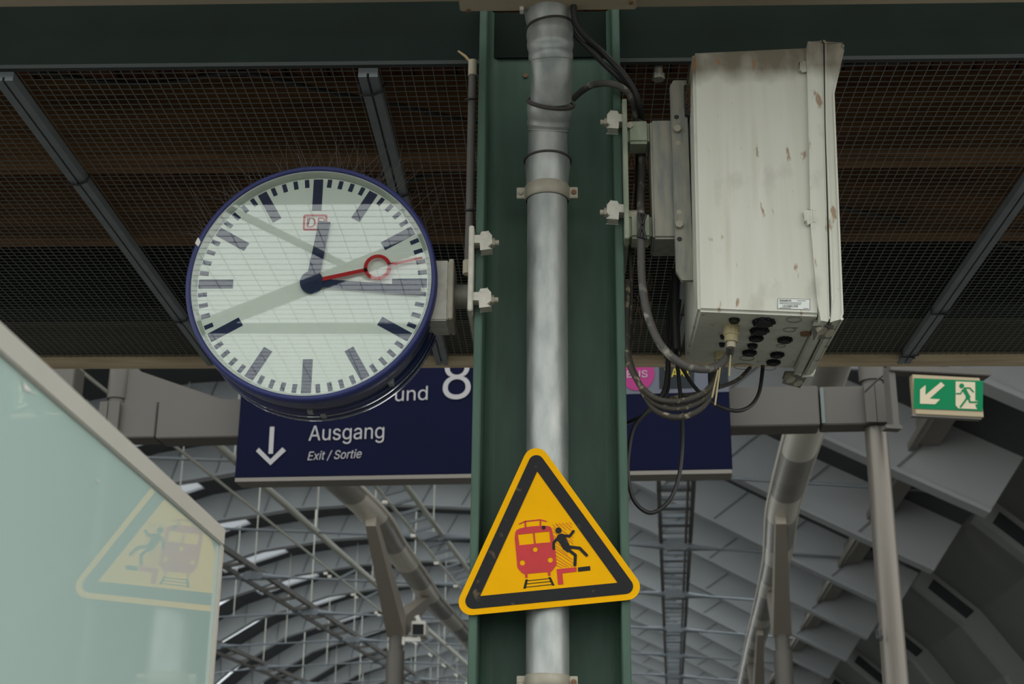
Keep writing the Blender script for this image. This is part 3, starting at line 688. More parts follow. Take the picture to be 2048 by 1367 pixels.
b.slab([(x, y, 0) for x, y in prof], (0, 0, cz - .2)); b.build('web', 'green', cl)
b = MB(); b.box(xL + tf, xR - tf, yw0 - .006, yw0 - .001, PY(1000, 118, yw0).z, cz - .2); b.build('web_shade_plate', 'beam', cl)  # dark sheet over the web top, standing in for the overhead shadow
b = MB(); 
for px, py in ((1051, 152),): 
    p = PY(px, py, yw0); b.disc(p, (0, -1, 0), .006, .004, 12)
b.build('bolt', 'rust', cl)

# ================================================================== DOWNPIPE
YP = YC + .052
rows = [(1103, 5200, 0, 44), (1096, 1500, 0, 44), (1095.5, 1367, 0, 43.8), (1095, 1000, 0, 42.5), (1094.5, 700, 0, 41.6), (1094.5, 398, 0, 40.2)]
up = [(1094.5, 366, 0, 42.5), (1095, 350, 0, 43.5), (1095.3, 340, 0, 44.5), (1095.5, 334, 0, 45), (1095.4, 322, 0, 45)]
mid = [(1095.4, 318, 0, 40.5), (1095.6, 285, 0, 40), (1096.3, 266, .002, 40)]
elb = [(1097, 262, .004, 41.2), (1097.2, 258, .006, 41.6), (1097.5, 252, .009, 44.0), (1098, 246, .013, 44.6), (1098.4, 240, .017, 43), (1099, 232, .023, 44.8), (1099.6, 224, .029, 46.2), (1100.5, 214, .038, 46.6), (1101.5, 206, .044, 45)]
elb2 = [(1102, 201, .049, 41.2), (1102.6, 180, .066, 41.4), (1102.8, 160, .08, 41.6), (1102.4, 140, .09, 41.8), (1102, 125, .097, 42)]
soc = [(1102, 129, .095, 42.0), (1101.8, 122, .098, 43.2), (1101.5, 116, .1, 44.8), (1101.3, 110, .1015, 44.6), (1101, 104, .103, 43.6), (1100.7, 96, .105, 46.2), (1100.5, 89, .107, 47), (1100.3, 81, .108, 45.8), (1100.1, 72, .1095, 47.4), (1099.8, 62, .111, 47), (1098.5, 54, .112, 45)]
top = [(1098.2, 50, .113, 43.8), (1097.2, 38, .115, 46.5), (1096.8, 20, .117, 48.5), (1096.5, 0, .12, 48.8), (1096, -60, .125, 50)]
def prow(R):
    P = [PY(x, y, YP - dy) for x, y, dy, r in R]; return P, [r * m_per_px(p) for p, (x, y, dy, r) in zip(P, R)]
t = thing('downpipe', PY(1096, 1500, YP), 'galvanised steel downpipe with offset bends on the green column', 'downpipe')
b = MB(); b.tube(*prow(rows), seg=48); b.build('straight_pipe', 'galv', t)
b = MB(); b.tube(*prow([(1094.5, 399, 0, 41.5)] + up), seg=48); b.build('socket', 'galv', t)
b = MB(); b.tube(*prow(mid), seg=48); b.tube(*prow(elb), seg=48); b.build('lower_bend', 'galv', t)
b = MB(); b.tube(*prow(elb2), seg=48); b.tube(*prow(soc), seg=48); b.build('upper_bend', 'galv', t)
b = MB(); b.tube(*prow(top), seg=48); b.build('top_pipe', 'galv', t)
def pring(R, j, w=.0028, grow=.0012, m='seam', nm='sealing_ring'):
    P, rs = prow(R); p = P[j]; d = (P[min(j + 1, len(P) - 1)] - P[max(j - 1, 0)]).normalized(); r = rs[j] + grow
    u = d.orthogonal().normalized(); v = d.cross(u); q = MB(); pts = [p + (u * math.cos(a) + v * math.sin(a)) * r for a in [2 * math.pi * k / 48 for k in range(49)]]
    q.tube(pts, w, 8, False); q.build(nm, m, t)
pring(up, 4); pring(soc, 10); pring(elb, 8, .0045, .001); pring(elb, 0, .0016, 0, 'galv', 'bead'); pring(soc, 1, .0014, 0, 'galv', 'bead')
def pclamp(py, label):
    c = PY(1094.5, py, YP); k = m_per_px(c); r = 41 * k + .002; h = 15 * k
    tt = thing('pipe_clamp', c, label, 'pipe clamp', 'clamps round the downpipe')
    q = MB(); q.lathe((c.x, c.y, c.z), UZ, [(-h, r), (-h * .8, r + .003), (h * .8, r + .003), (h, r)], 48); q.build('band', 'clamp', tt)
    for s_ in (-1, 1):
        q = MB(); e = c.x + s_ * (r + .001); f = c.x + s_ * 61 * k; q.box(min(e, f), max(e, f), c.y - .008, c.y - .004, c.z - 12 * k, c.z + 12 * k)
        q.build('lug', 'clamp', tt, .001)
    for s_ in (-1, 1):
        x = c.x + s_ * 53 * k; q = MB(); q.disc((x, c.y - .008, c.z), (0, -1, 0), .0056, .005, 14); q.box(x - .0045, x + .0045, c.y - .0142, c.y - .013, c.z - .001, c.z + .001); q.build('screw', 'rust' if s_ > 0 else 'clamp', tt)
    q = MB(); q.disc((c.x, c.y + r, c.z), (0, 1, 0), .006, YC + .145 - c.y - r, 10); q.build('standoff', 'clamp', tt)
pclamp(388, 'clamp round the downpipe under the upper bend'); pclamp(1364, 'clamp round the downpipe at the bottom edge')
p = PY(1045, 22, 2.765); b = MB(); b.box(p.x - .006, p.x + .003, 2.75, 2.768, p.z - .006, p.z + .008); tag(b.build('paper_tag', 'chip'), 'small white tag beside the pipe top', 'tag')

# ================================================================== WARNING SIGN
YS = YC - .012
ws = thing('warning_sign', PY(1098, 1228, YS), 'yellow triangular warning sign with red train and falling figure', 'sign')
SP = lambda x, y: PY(880 + x / 2.6955, 860 + y / 2.6955, YS)
def rtri(corners, r, n=8):
    out = []
    for i in range(3):
        A_, B_, C_ = Vector(corners[i - 1]), Vector(corners[i]), Vector(corners[(i + 1) % 3])
        u = (A_ - B_).normalized(); v = (C_ - B_).normalized(); half = u.angle(v) / 2; bis = (u + v).normalized(); cc = B_ + bis * (r / math.sin(half))
        s_ = B_ + u * (r / math.tan(half)) - cc; e_ = B_ + v * (r / math.tan(half)) - cc
        a0 = math.atan2(s_.y, s_.x); a1 = math.atan2(e_.y, e_.x); da = (a1 - a0 + math.pi) % (2 * math.pi) - math.pi
        out += [(cc.x + r * math.cos(a0 + da * k / n), cc.y + r * math.sin(a0 + da * k / n)) for k in range(n + 1)]
    return out
INN = [Vector(p) for p in ((524, 221), (957, 821), (216, 893))]
_a, _b, _c = (INN[1] - INN[2]).length, (INN[0] - INN[2]).length, (INN[0] - INN[1]).length
INC = (INN[0] * _a + INN[1] * _b + INN[2] * _c) / (_a + _b + _c); _s = (_a + _b + _c) / 2; INR = math.sqrt(_s * (_s - _a) * (_s - _b) * (_s - _c)) / _s
grow = lambda d: [tuple(INC + (p - INC) * (INR + d) / INR) for p in INN]
OUT = grow(98)
b = MB(); b.slab([SP(*p) for p in rtri(OUT, 70)], (0, .003, 0)); b.build('plate', 'yellow', ws)
lay = lambda o: (lambda x, y: PY(880 + x / 2.6955, 860 + y / 2.6955, YS - o))
L1 = lay(.0006)
b = MB(); b.slab([L1(*p) for p in rtri(grow(65), 42)], (0, -.0005, 0), [[L1(*p) for p in [(524, 221), (216, 893), (957, 821)]]]); b.build('black_border', 'sblack', ws)
GP = lambda o: (lambda x, y: PY(1000 + x / 7.595, 1020 + y / 7.595, YS - o))
T1 = GP(.0006)
train = [(250, 300), (300, 275), (370, 258), (480, 243), (600, 236), (700, 233), (755, 243), (785, 275), (800, 340), (822, 430), (838, 560), (850, 700), (858, 830), (828, 870), (785, 925), (765, 932), (768, 990), (735, 994), (722, 935), (418, 962), (418, 1022), (386, 1024), (378, 968), (340, 955), (300, 915), (265, 865), (252, 720), (238, 560), (224, 430), (232, 340)]
w1 = [(272, 368), (500, 344), (518, 508), (294, 530)]; w2 = [(523, 340), (750, 318), (768, 484), (542, 503)]
b = MB(); b.slab([T1(*p) for p in train], (0, -.0005, 0), [[T1(*p) for p in w1], [T1(*p) for p in w2], circ(T1, 536, 594, 37, 20), circ(T1, 341, 796, 41, 20), circ(T1, 765, 753, 41, 20)]); b.build('train_pictogram', 'sred', ws)
b = MB(); limb(b, [(297, 206), (375, 168), (610, 142), (700, 166)], 17, GP(.0006), (0, -.0005, 0)); limb(b, [(383, 170), (388, 262)], 24, GP(.0006), (0, -.0005, 0)); limb(b, [(612, 145), (616, 240)], 22, GP(.0006), (0, -.0005, 0)); b.build('pantograph_pictogram', 'sred', ws)
b = MB()
for (xa, ya, xc, yc) in [(855, 205, 880, 238), (800, 215, 860, 275), (845, 200, 905, 250), (895, 195, 1010, 300), (945, 190, 1090, 315), (1000, 185, 1090, 265), (1050, 180, 1092, 215), (805, 265, 850, 310), (935, 300, 1040, 375), (815, 320, 870, 370), (820, 385, 850, 410), (1020, 390, 1110, 470), (1010, 430, 1112, 512), (1095, 405, 1110, 415), (860, 495, 960, 570), (850, 540, 1030, 680), (850, 585, 1100, 750), (850, 630, 1110, 800), (850, 685, 1100, 850), (855, 735, 1045, 858), (855, 790, 1000, 862), (860, 838, 945, 870)]:
    limb(b, [(xa, ya), (xc, yc)], 5.5, GP(.0006), (0, -.0003, 0))
b.build('hatching', 'sred', ws)
b = MB(); b.slab([T1(*p) for p in [(860, 893), (1160, 862), (1163, 930), (946, 956), (963, 1122), (884, 1128)]], (0, -.0005, 0)); b.build('platform_edge_pictogram', 'sred', ws)
T2 = GP(.0013); o2 = (0, -.0004, 0)
b = MB(); b.slab(circ(T2, 889, 305, 47, 24), o2); b.slab(circ(T2, 663, 262, 31, 18), o2)
b.slab([T2(*p) for p in [(880, 370), (930, 350), (1000, 368), (1000, 410), (1045, 500), (1080, 590), (1030, 640), (960, 590), (920, 520), (880, 465), (850, 430)]], o2)
limb(b, [(950, 385), (1060, 390), (1115, 318)], 42, GP(.0013), o2); limb(b, [(900, 395), (815, 490), (816, 580)], 40, GP(.0013), o2)
limb(b, [(1060, 555), (1210, 573), (1315, 680)], 46, GP(.0013), o2); limb(b, [(1030, 590), (1145, 680), (1138, 828)], 46, GP(.0013), o2); b.build('falling_figure_pictogram', 'sblack', ws)
b = MB(); T3 = GP(.0006); b.slab([T3(*p) for p in [(1183, 866), (1368, 845), (1374, 911), (1188, 932)]], o2)
b.slab([T3(*p) for p in [(388, 1048), (424, 1048), (393, 1186), (354, 1188)]], o2); b.slab([T3(*p) for p in [(735, 1014), (770, 1012), (828, 1138), (793, 1141)]], o2)
for (xa, ya, xc, yc) in ((415, 1068, 745, 1035), (405, 1116, 765, 1078), (395, 1166, 790, 1124)): limb(b, [(xa, ya), (xc, yc)], 10, GP(.0006), o2)
b.build('track_pictogram', 'sblack', ws)
b = MB(); b.slab([SP(*p) + Vector((0, .0035, 0)) for p in [(450, 300), (600, 300), (600, 330), (450, 330)]], (0, .009, 0)); b.slab([PY(1075, 1130, YS + .0035), PY(1120, 1130, YS + .0035), PY(1120, 1145, YS + .003), PY(1075, 1145, YS + .003)], (0, .012, 0)); b.build('mounting_rail', 'alu', ws)

# ================================================================== CLOCK
YF = 2.905
cc = PY(621.5, 566, YF); kk = m_per_px(cc); R = (PY(873, 569, YF).x - PY(370, 569, YF).x) / 2
cc.x = (PY(873, 569, YF).x + PY(370, 569, YF).x) / 2
cc.z = (PY(638, 327, YF).z + PY(609, 805, YF).z) / 2
print('clock R', R, 'centre', cc)
ck = thing('station_clock', (cc.x, YF, cc.z - R), 'round white station clock with blue rim showing quarter past twelve', 'clock')
DP = .165; AX = Vector((0, 1, 0)); c0 = Vector((cc.x, YF, cc.z))
b = MB(); b.lathe(c0, AX, [(.012, R * .955), (0, R * .962), (0, R * .985), (.004, R), (.036, R), (.042, R * .985)], 128); b.build('front_rim', 'bluer', ck)
b = MB(); b.lathe(c0, AX, [(.042, R * .985), (.05, R * .965), (.056, R * .962), (.07, R * .985), (.078, R * .985), (.082, R * .962), (.108, R * .962), (.112, R * .99)], 128); b.build('drum', 'blued', ck)
b = MB(); b.lathe(c0, AX, [(.112, R * .99), (.116, R), (.128, R), (.13, R * .985), (.134, R * .985), (.136, R), (DP - .004, R), (DP, R * .985), (DP, R * .95), (DP - .01, R * .94), (DP - .01, .001)], 128); b.build('rear_rim', 'blued', ck)
b = MB(); b.lathe(c0, AX, [(.004, R * .957), (.022, R * .925), (.024, R * .925)], 128); b.build('inner_ring', 'ring_in', ck)
fy = YF + .024
b = MB(); b.disc((cc.x, fy, cc.z), AX, R * .95, .004, 128); fc = b.build('dial', 'face', ck)
def CP(r, deg, y=fy, w=0):   # clock polar coordinates; w offsets sideways
    a = math.radians(deg); return Vector((cc.x + R * (r * math.sin(a) + w * math.cos(a)), y, cc.z + R * (r * math.cos(a) - w * math.sin(a))))
def hand(mb, r0, r1, deg, w0, w1, y, th): mb.slab([CP(r0, deg, y, -w0 / 2), CP(r1, deg, y, -w1 / 2), CP(r1, deg, y, w1 / 2), CP(r0, deg, y, w0 / 2)], (0, -th, 0))
for i in range(60):
    b = MB()
    if i % 5 == 0: hand(b, .637, .915, i * 6, .078, .078, fy - .0002, .0006); b.build('hour_mark', 'mark', fc)
    else: hand(b, .845, .917, i * 6, .036, .036, fy - .0002, .0006); b.build('minute_mark', 'mark', fc)
b = MB(); hand(b, 0, .535, 8, .1, .095, fy - .006, .0015); b.build('hour_hand', 'mark', ck)
b = MB(); hand(b, 0, .875, 95.2, .066, .078, fy - .009, .0015); b.build('minute_hand', 'mark', ck)
b = MB(); b.disc((cc.x, fy - .006, cc.z), -AX, R * .094, .006, 40); b.build('hub', 'mark', ck)
b = MB(); ds = 77.2; ys = fy - .0125
hand(b, .09, .45, ds, .034, .03, ys, .001); hand(b, .62, .90, ds, .025, .019, ys, .001)
pc = CP(.535, ds, ys); b.slab([pc + Vector((math.cos(a), 0, math.sin(a))) * R * .11 for a in [2 * math.pi * k / 40 for k in range(40)]], (0, -.001, 0), [[pc + Vector((math.cos(a), 0, math.sin(a))) * R * .081 for a in [2 * math.pi * k / 40 for k in range(40)]]])
b.build('second_hand', 'red', ck)
LG = lambda x, y: PY(580 + x / 6.213, 400 + y / 6.213, fy - .0003)
def rrect(x0, y0, x1, y1, r, sk=0):
    o = []
    for cx_, cy_, a0 in ((x1 - r, y0 + r, -90), (x1 - r, y1 - r, 0), (x0 + r, y1 - r, 90), (x0 + r, y0 + r, 180)):
        for k in range(5): a = math.radians(a0 + 22.5 * k); o.append((cx_ + r * math.cos(a) - sk * (cy_ + r * math.sin(a) - y0), cy_ + r * math.sin(a)))
    return o
b = MB(); b.slab([LG(*p) for p in rrect(168, 178, 466, 378, 26, .05)], (0, -.0005, 0), [[LG(*p) for p in rrect(192, 202, 442, 354, 12, .05)]]); b.build('logo_frame', 'red', ck)
a_ = LG(204, 340); text('DB', a_, LG(436, 340), UZ, (0, -1, 0), 'red', 'logo_letters', ck, cap=(LG(204, 218) - a_).length, depth=.0006)
b = MB(); b.disc((cc.x, YF + .006, cc.z), AX, R * .957, .0005, 128); b.build('cover_glass', 'cglass', ck)
b = MB(); b.slab([CP(.99, 291.5, YF - .0004), CP(1.001, 291.5, YF - .0004), CP(1.001, 288.5, YF - .0004), CP(.965, 287.5, YF - .0004), CP(.963, 290, YF - .0004)], (0, .004, 0)); b.build('paint_chip', 'chip', ck)
for dg, dy in ((180, .09), (140, .088), (175, .122)):
    b = MB(); p = CP(.985, dg, YF + dy); b.bar(p - Vector((.006, 0, 0)), p + Vector((.006, 0, 0)), .02, .012, UZ); b.build('latch', 'alu', ck)
b = MB()
for i in range(84):
    dg = random.uniform(-68, 62); L = random.uniform(.05, .11) * (1 if dg < 35 else 1.2); a0 = CP(1.0, dg, YF + random.choice((.02, .08, .14)))
    a = math.radians(dg * .9 + random.uniform(-28, 28)); e = a0 + Vector((math.sin(a) * L, random.uniform(-.02, .02), math.cos(a) * L)); b.tube([a0, a0.lerp(e, .5) + Vector((random.uniform(-.003, .003), 0, 0)), e], [.0005, .0004, .0002], 4, False)
b.build('bird_spikes', 'conduit', ck)
# clock mount
hb = thing('clock_bracket', PY(905, 655, YF + .08), 'pale metal bracket fixing the clock to the green column', 'bracket')
y0 = YF + .03; A_ = PY(868, 520, y0); B_ = PY(906, 640, y0); Cc = PY(897, 520, y0)
b = MB(); b.box(cc.x + R * .9, PY(897, 560, y0).x, y0, y0 + .1, B_.z, A_.z); b.build('housing', 'white_alu', hb, .003)
b = MB(); b.box(PY(897, 560, y0).x, PY(907, 560, y0).x, y0 - .004, y0 + .104, B_.z + .002, A_.z + .002); b.build('housing_cap', 'clamp', hb, .002)
ya = YF + .06; zt1, zb1 = PY(920, 560, ya).z, PY(920, 606, ya).z
b = MB(); b.tube([((PY(905, 580, ya).x), ya + .03, (zt1 + zb1) / 2), (xL - .012, ya + .03, (zt1 + zb1) / 2)], (zt1 - zb1) / 2, 24); b.build('spigot', 'galv_old', hb)
b = MB(); b.box(xL - .0125, xL - .0015, YC - .035, YC + .17, PY(943, 622, YC - .03).z, PY(943, 452, YC - .03).z); b.build('mounting_plate', 'white_alu', hb, .002)
def clampjaw(px, py, sgn, par, m='white_alu'):
    c = PY(px, py, YC - .012); k = .0011; q = MB(); X = c.x; Z = c.z
    pts = [(-.02, .012), (-.006, .013), (-.002, .02), (.012, .022), (.02, .012), (.02, -.006), (.012, -.014), (.02, -.02), (-.004, -.022), (-.006, -.006), (-.02, -.006)]
    q.slab([(X + sgn * a, YC - .03, Z + z) for a, z in pts], (0, .03, 0)); q.build('clamp_jaw', m, par, .0015)
    q = MB(); q.disc((X + sgn * .012, YC - .016, Z), (sgn, 0, 0), .0105, .014, 6); q.disc((X + sgn * .026, YC - .016, Z), (sgn, 0, 0), .0062, .009, 14); q.build('bolt', 'clamp', par)
clampjaw(966, 487, 1, hb); clampjaw(964, 601, 1, hb)
# conduit behind the column's left edge
cd = thing('cable_conduit', PY(938, 545, YC + .2), 'slim grey conduit up the left side of the green column', 'conduit')
P0 = [PY(936, 545, YC + .05), PY(939.5, 430, YC + .05), PY(942, 300, YC + .05), PY(945, 150, YC + .05)]
b = MB(); b.tube(P0, .0092, 16); b.build('tube', 'conduit', cd)
b = MB(); b.tube([PY(945, 152, YC + .05), PY(945.6, 122, YC + .05)], .0105, 16); b.build('end_cap', 'cream', cd)
b = MB(); b.tube([PY(935.5, 548, YC + .05), PY(936, 522, YC + .05)], .0115, 16); b.build('lower_cap', 'cream', cd)
for py in (198, 420): b = MB(); b.tube([PY(930, py + 1, YC + .045), PY(941, py - 1, YC + .036), PY(951, py, YC + .045)], .0025, 6); b.build('cable_tie', 'black', cd)
b = MB(); b.tube([PY(940, 123, YC + .06), PY(930, 112, YC + .06), PY(916, 102, YC + .06)], [.0034, .0034, .0022], 8); tag(b.build('stick', 'wood_pale'), 'short pale stick poking out above the grey conduit', 'stick')

# ================================================================== CABINET AND ITS MOUNT
YB = 2.70; YBK = 3.03
cab = thing('equipment_cabinet', PY(1400, 640, YB), 'off-white plastic equipment cabinet stained with rust streaks', 'cabinet')
def frust(front, inset=.004):
    f = [PY(x, y, YB) for x, y in front]; bk = [Vector((p.x, YBK, p.z)) for p in f]; return f, bk
f, bk = frust([(1396, 621), (1641, 631), (1622, 93), (1385, 104)])
b = MB(); b.hexa([f[0], f[1], bk[1], bk[0], f[3], f[2], bk[2], bk[3]]); body = b.build('body', 'cab', cab, .006, 3)
zc0 = cab.location.z
b = MB(); b.slab([PY(x, y, YB - .010) for x, y in [(1617, 84), (1641, 83), (1646, 90), (1648.5, 250), (1659, 636), (1655, 641), (1643, 639), (1634, 600), (1623, 450), (1614, 141), (1612, 110), (1614, 90)]], (0, YBK - YB + .02, 0))
b.build('rear_lip', 'cab', cab, .004, 2)
for pts in ([(1600, 124), (1606, 121), (1616, 123), (1617, 141), (1605, 143), (1600, 140)], [(1609, 424), (1613, 420), (1628, 421), (1629, 443), (1616, 447), (1610, 440)]):
    b = MB(); b.slab([PY(x, y, YB - .009) for x, y in pts], (0, .012, 0)); b.build('latch_tab', 'cab', cab, .003, 2)
b = MB(); b.slab([PY(x, y, YB - .012) for x, y in [(1649, 85), (1683, 88), (1686, 93), (1685, 100), (1668.5, 188), (1673, 300), (1686.5, 628), (1683, 638), (1664, 640), (1662.5, 600), (1651, 250)]], (0, YBK - YB + .03, 0)); b.build('door', 'cab', cab, .004, 2)
b = MB(); b.slab([PY(x, y, YB - .004) for x, y in [(1645, 88), (1651, 88), (1665, 636), (1657, 636)]], (0, YBK - YB, 0)); b.build('door_gasket', 'seam', cab)
# underside fittings
def UB(px, py, o=0.0):   # on the underside
    n = Vector((f[1].z - f[0].z, 0, -(f[1].x - f[0].x))).normalized(); return PL(px, py, f[0] + n * o, n)
BN = Vector((f[1].z - f[0].z, 0, -(f[1].x - f[0].x))).normalized()
for i, (px, py, rx) in enumerate([(1468.5, 638, 11), (1527.6, 642, 22), (1519, 659, 18), (1512.5, 674, 13), (1505, 689, 10.5), (1499, 703, 13), (1446, 670, 6), (1444, 686, 6), (1570, 677, 13.5), (1554.5, 707, 12.5), (1547, 722, 12.5)]):
    p = UB(px, py); r = rx * m_per_px(p); b = MB(); b.lathe(p, BN, [(-.002, .0001), (-.002, r), (.004, r), (.004, r * .86), (.008, r * .8), (.008, .0001)], 24, False)
    if rx > 12:
        for k in range(10): a = 2 * math.pi * k / 10; q = p + Vector((math.cos(a), math.sin(a), 0)) * r * .97; b.bar(q, q + BN * .006, .006, .004)
    b.build('blanking_plug', 'plug', cab)
for px, py, rx in ((1588, 639, 15), (1579, 659, 12), (1562, 691, 9), (1494, 716, 14), (1486, 732, 18), (1538, 735, 14)):
    p = UB(px, py, .0006); r = rx * m_per_px(p); b = MB(); b.lathe(p, BN, [(0, r - .0007), (.0012, r), (0, r + .0007)], 28); b.build('knockout_ring', 'galv_old', cab)
def gland(px, py, r, h):
    p = UB(px, py); b = MB(); b.lathe(p, BN, [(0, .0001), (0, r), (h * .45, r * .98), (h * .5, r * 1.04), (h * .58, r), (h * .62, r * .88), (h * .95, r * .84), (h, r * .8), (h, .0001)], 12 if r < .02 else 24, False); b.build('cable_gland', 'gland', cab); return p + BN * h
g1 = gland(1462.5, 651, .0165, .036); g2 = gland(1441, 706, .0145, .03)
b = MB(); b.disc(g1, BN, .0092, .012, 20); b.build('gland_nut', 'cream', cab)
for pts in ([(1626, 640), (1665, 640), (1660, 665), (1628, 668)], [(1571, 742), (1613, 742), (1600, 764), (1566, 756)]):
    q0 = [UB(x, y, .001) for x, y in pts]; b = MB(); b.slab(q0, BN * .012); b.build('hinge_block', 'galv_old', cab, .002)
for px, py in ((1655, 657), (1640, 652), (1592, 757), (1577, 750)):
    p = UB(px, py, .008); b = MB(); b.disc(p, Vector((.3, -.3, -1)), .011, .014, 14); b.build('hinge_pin', 'clamp', cab)
for px, py in ((1611, 665),): b = MB(); b.disc(UB(px, py), BN, .011, .005, 14); b.build('rust_spot', 'rust', cab)
# type label
LB = lambda x, y, o=.0006: PY(1340 + x / 5.389, 560 + y / 5.389, YB - o)
b = MB(); b.slab([LB(1163, 198), LB(1508, 206), LB(1506, 318), LB(1160, 306)], (0, -.0003, 0)); lbp = b.build('type_label', 'sticker', cab)
b = MB()
for a, c in (((1163, 198), (1508, 206)), ((1508, 206), (1506, 318)), ((1506, 318), (1160, 306)), ((1160, 306), (1163, 198))): b.bar(LB(*a, .001), LB(*c, .001), .0006, .0004, Vector((0, 1, 0)))
for a, c in (((1180, 240), (1420, 246)), ((1180, 252), (1410, 260)), ((1370, 222), (1465, 224)), ((1180, 298), (1300, 301)), ((1440, 304), (1492, 305))): b.bar(LB(*a, .001), LB(*c, .001), .0009, .0004, Vector((0, 1, 0)))
for k in range(22):
    x = 1215 + k * 7.8; b.bar(LB(x, 268, .001), LB(x - 1, 292, .001), random.choice((.0004, .0008)), .0004, Vector((0, 1, 0)))
b.build('print_lines', 'ink', lbp)
text('SIEMENS', LB(1180, 228, .0009), LB(1308, 230, .0009), UZ, (0, -1, 0), 'ink', 'lettering', lbp, cap=(LB(1180, 228) - LB(1180, 210)).length, bold=.02, depth=.0003)
# mount
mt = thing('cabinet_mount', PY(1300, 475, YC), 'galvanised and pale green steel mount between column and cabinet', 'bracket')
def ybox(mb, xa, ya, xb, yb_, y0, y1):
    A_, B_ = PY(xa, ya, y0), PY(xb, yb_, y0); return mb.box(min(A_.x, B_.x), max(A_.x, B_.x), y0, y1, min(A_.z, B_.z), max(A_.z, B_.z))
z0, z1 = PY(1246, 476, YC - .04).z, PY(1246, 197, YC - .04).z
b = MB(); b.box(xR + .001, xR + .0115, YC - .04, YC + .16, z0, z1); b.build('flange_plate', 'green_pale', mt, .0015)
b = MB(); b.slab([(xR + .001, YC - .03, z0), (xR + .0115, YC - .03, z0), (xR + .0045, YC - .02, z0 - .05)], (0, .01, 0))
xp = xR + .0115
for ya_, yb_ in ((240, 285), (427, 475)):
    y = YC - .03; z_1, z_0 = PY(1270, ya_, y).z, PY(1270, yb_, y).z; xe = PY(1299, 260, y).x
    b = MB(); b.box(xp, xe, y, y + .06, z_0, z_1); b.build('stub', 'green_pale', mt, .006, 3)
p = PY(1259, 252, YC - .03); b = MB(); b.disc(p, (0, -1, 0), .008, .006, 6); b.build('bolt', 'clamp', mt)
p = PY(1262, 426, YC - .03); b = MB(); b.disc(Vector((xp, YC - .02, p.z)), (1, 0, 0), .011, .02, 6); b.build('bolt', 'clamp', mt)
xs0 = PY(1302, 350, YC - .03).x; xs1 = PY(1346, 350, YC - .05).x
b = MB(); b.box(xs0, xs1 + .02, YC - .045, YC + .06, PY(1320, 476, YC - .045).z, PY(1320, 239, YC - .045).z); b.build('box_section', 'galv_old', mt, .005, 3)
yc2 = YC - .06; xc0 = PY(1346, 350, yc2).x; xc1 = PY(1379, 350, yc2).x
zt2, zb2 = PY(1360, 161, yc2).z, PY(1360, 559, yc2).z
b = MB(); b.slab([(xc0, yc2, zb2 + .02), (xc0 + .012, yc2, zb2), (xc1, yc2, zb2), (xc1, yc2, zt2), (xc0 + .008, yc2, zt2), (xc0, yc2, zt2 - .012)], (0, .012, 0)); b.build('slotted_channel', 'galv_old', mt, .001)
for px, py, kind in ((1353, 234, 0), (1354, 260, 1), (1356, 286, 2), (1358, 424, 2), (1358, 451, 1), (1359, 478, 0)):
    p = PY(px, py, yc2); b = MB()
    if kind == 1: b.disc(p + Vector((0, -.001, 0)), (0, -1, 0), .0085, .009, 6); b.build('bolt', 'clamp', mt)
    else: b.disc(p + Vector((0, .001, 0)), (0, -1, 0), .0055, .0014, 18); b.build('bolt_hole', 'roof_dark' if kind == 0 else 'clamp', mt)
yk = YC - .02
b = MB(); ybox(b, 1368, 168, 1386, 230, YC - .07, YC - .01); b.build('spacer_block', 'black', mt, .002)
b = MB(); ybox(b, 1379, 190, 1398, 560, YC - .02, YC + .04); b.build('rear_rail', 'galv_old', mt)
clampjaw(1232, 246, -1, mt); clampjaw(1232, 426, -1, mt)
b = MB()
for i in range(40):
    p = PY(random.uniform(1372, 1385), random.uniform(170, 215), YC - .085); q = p + Vector((random.uniform(-.01, .01), .01, random.uniform(-.02, .02))); b.tube([p, q], .0008, 4, False)
tag(b.build('nest_twigs', 'twig', None), 'tuft of dry twigs wedged beside the cabinet top', 'twigs', None, 'stuff')
b = MB()
for i in range(60):
    p = PY(random.uniform(1256, 1300), random.uniform(300, 640), YC + random.uniform(.12, .22)); q = p + Vector((random.uniform(-.02, .02), .01, random.uniform(-.09, .05))); b.tube([p, p.lerp(q, .5) + Vector((.004, 0, 0)), q], .0014, 4, False)
tag(b.build('nest_straw', 'twig', None), 'dry straw and twigs hanging beside the column behind the cables', 'straw', None, 'stuff')
# ================================================================== CABLES
def cable(pts, rpx, m, label, name='cable', group=None, n=8):
    P = smooth_path([PY(x, y, Y) for x, y, Y in pts], n); k = m_per_px(P[len(P) // 2]); q = MB(); q.tube(P, rpx * k, 12); return tag(q.build(name, m), label, 'cable', group)
a = YC
cable([(1147, -40, 2.74), (1147, 10, 2.75), (1152, 45, 2.76), (1172, 75, 2.78), (1205, 105, a - .03), (1240, 140, a - .03), (1265, 175, a - .02), (1279, 210, a), (1284, 250, a + .045), (1282, 330, a + .045), (1281, 420, a + .045)], 6.5, 'black', 'thick black cable from the pipe top down beside the cabinet mount')
cable([(1141, 40, 2.78), (1150, 68, 2.79), (1176, 96, 2.8), (1208, 128, a - .03), (1240, 158, a - .015), (1262, 186, a + .01), (1272, 215, a + .04), (1276, 300, a + .09), (1274, 420, a + .1)], 5.5, 'black', 'black cable with white printing beside the thicker one')
cable([(1146, 198, YP - .0), (1163, 182, a + .03), (1188, 169, a - .005), (1218, 167, a - .03), (1245, 176, a - .03), (1262, 195, a - .01), (1271, 225, a + .03), (1272, 260, a + .06)], 7, 'cable', 'grey cable arching from the downpipe ring to the mount')
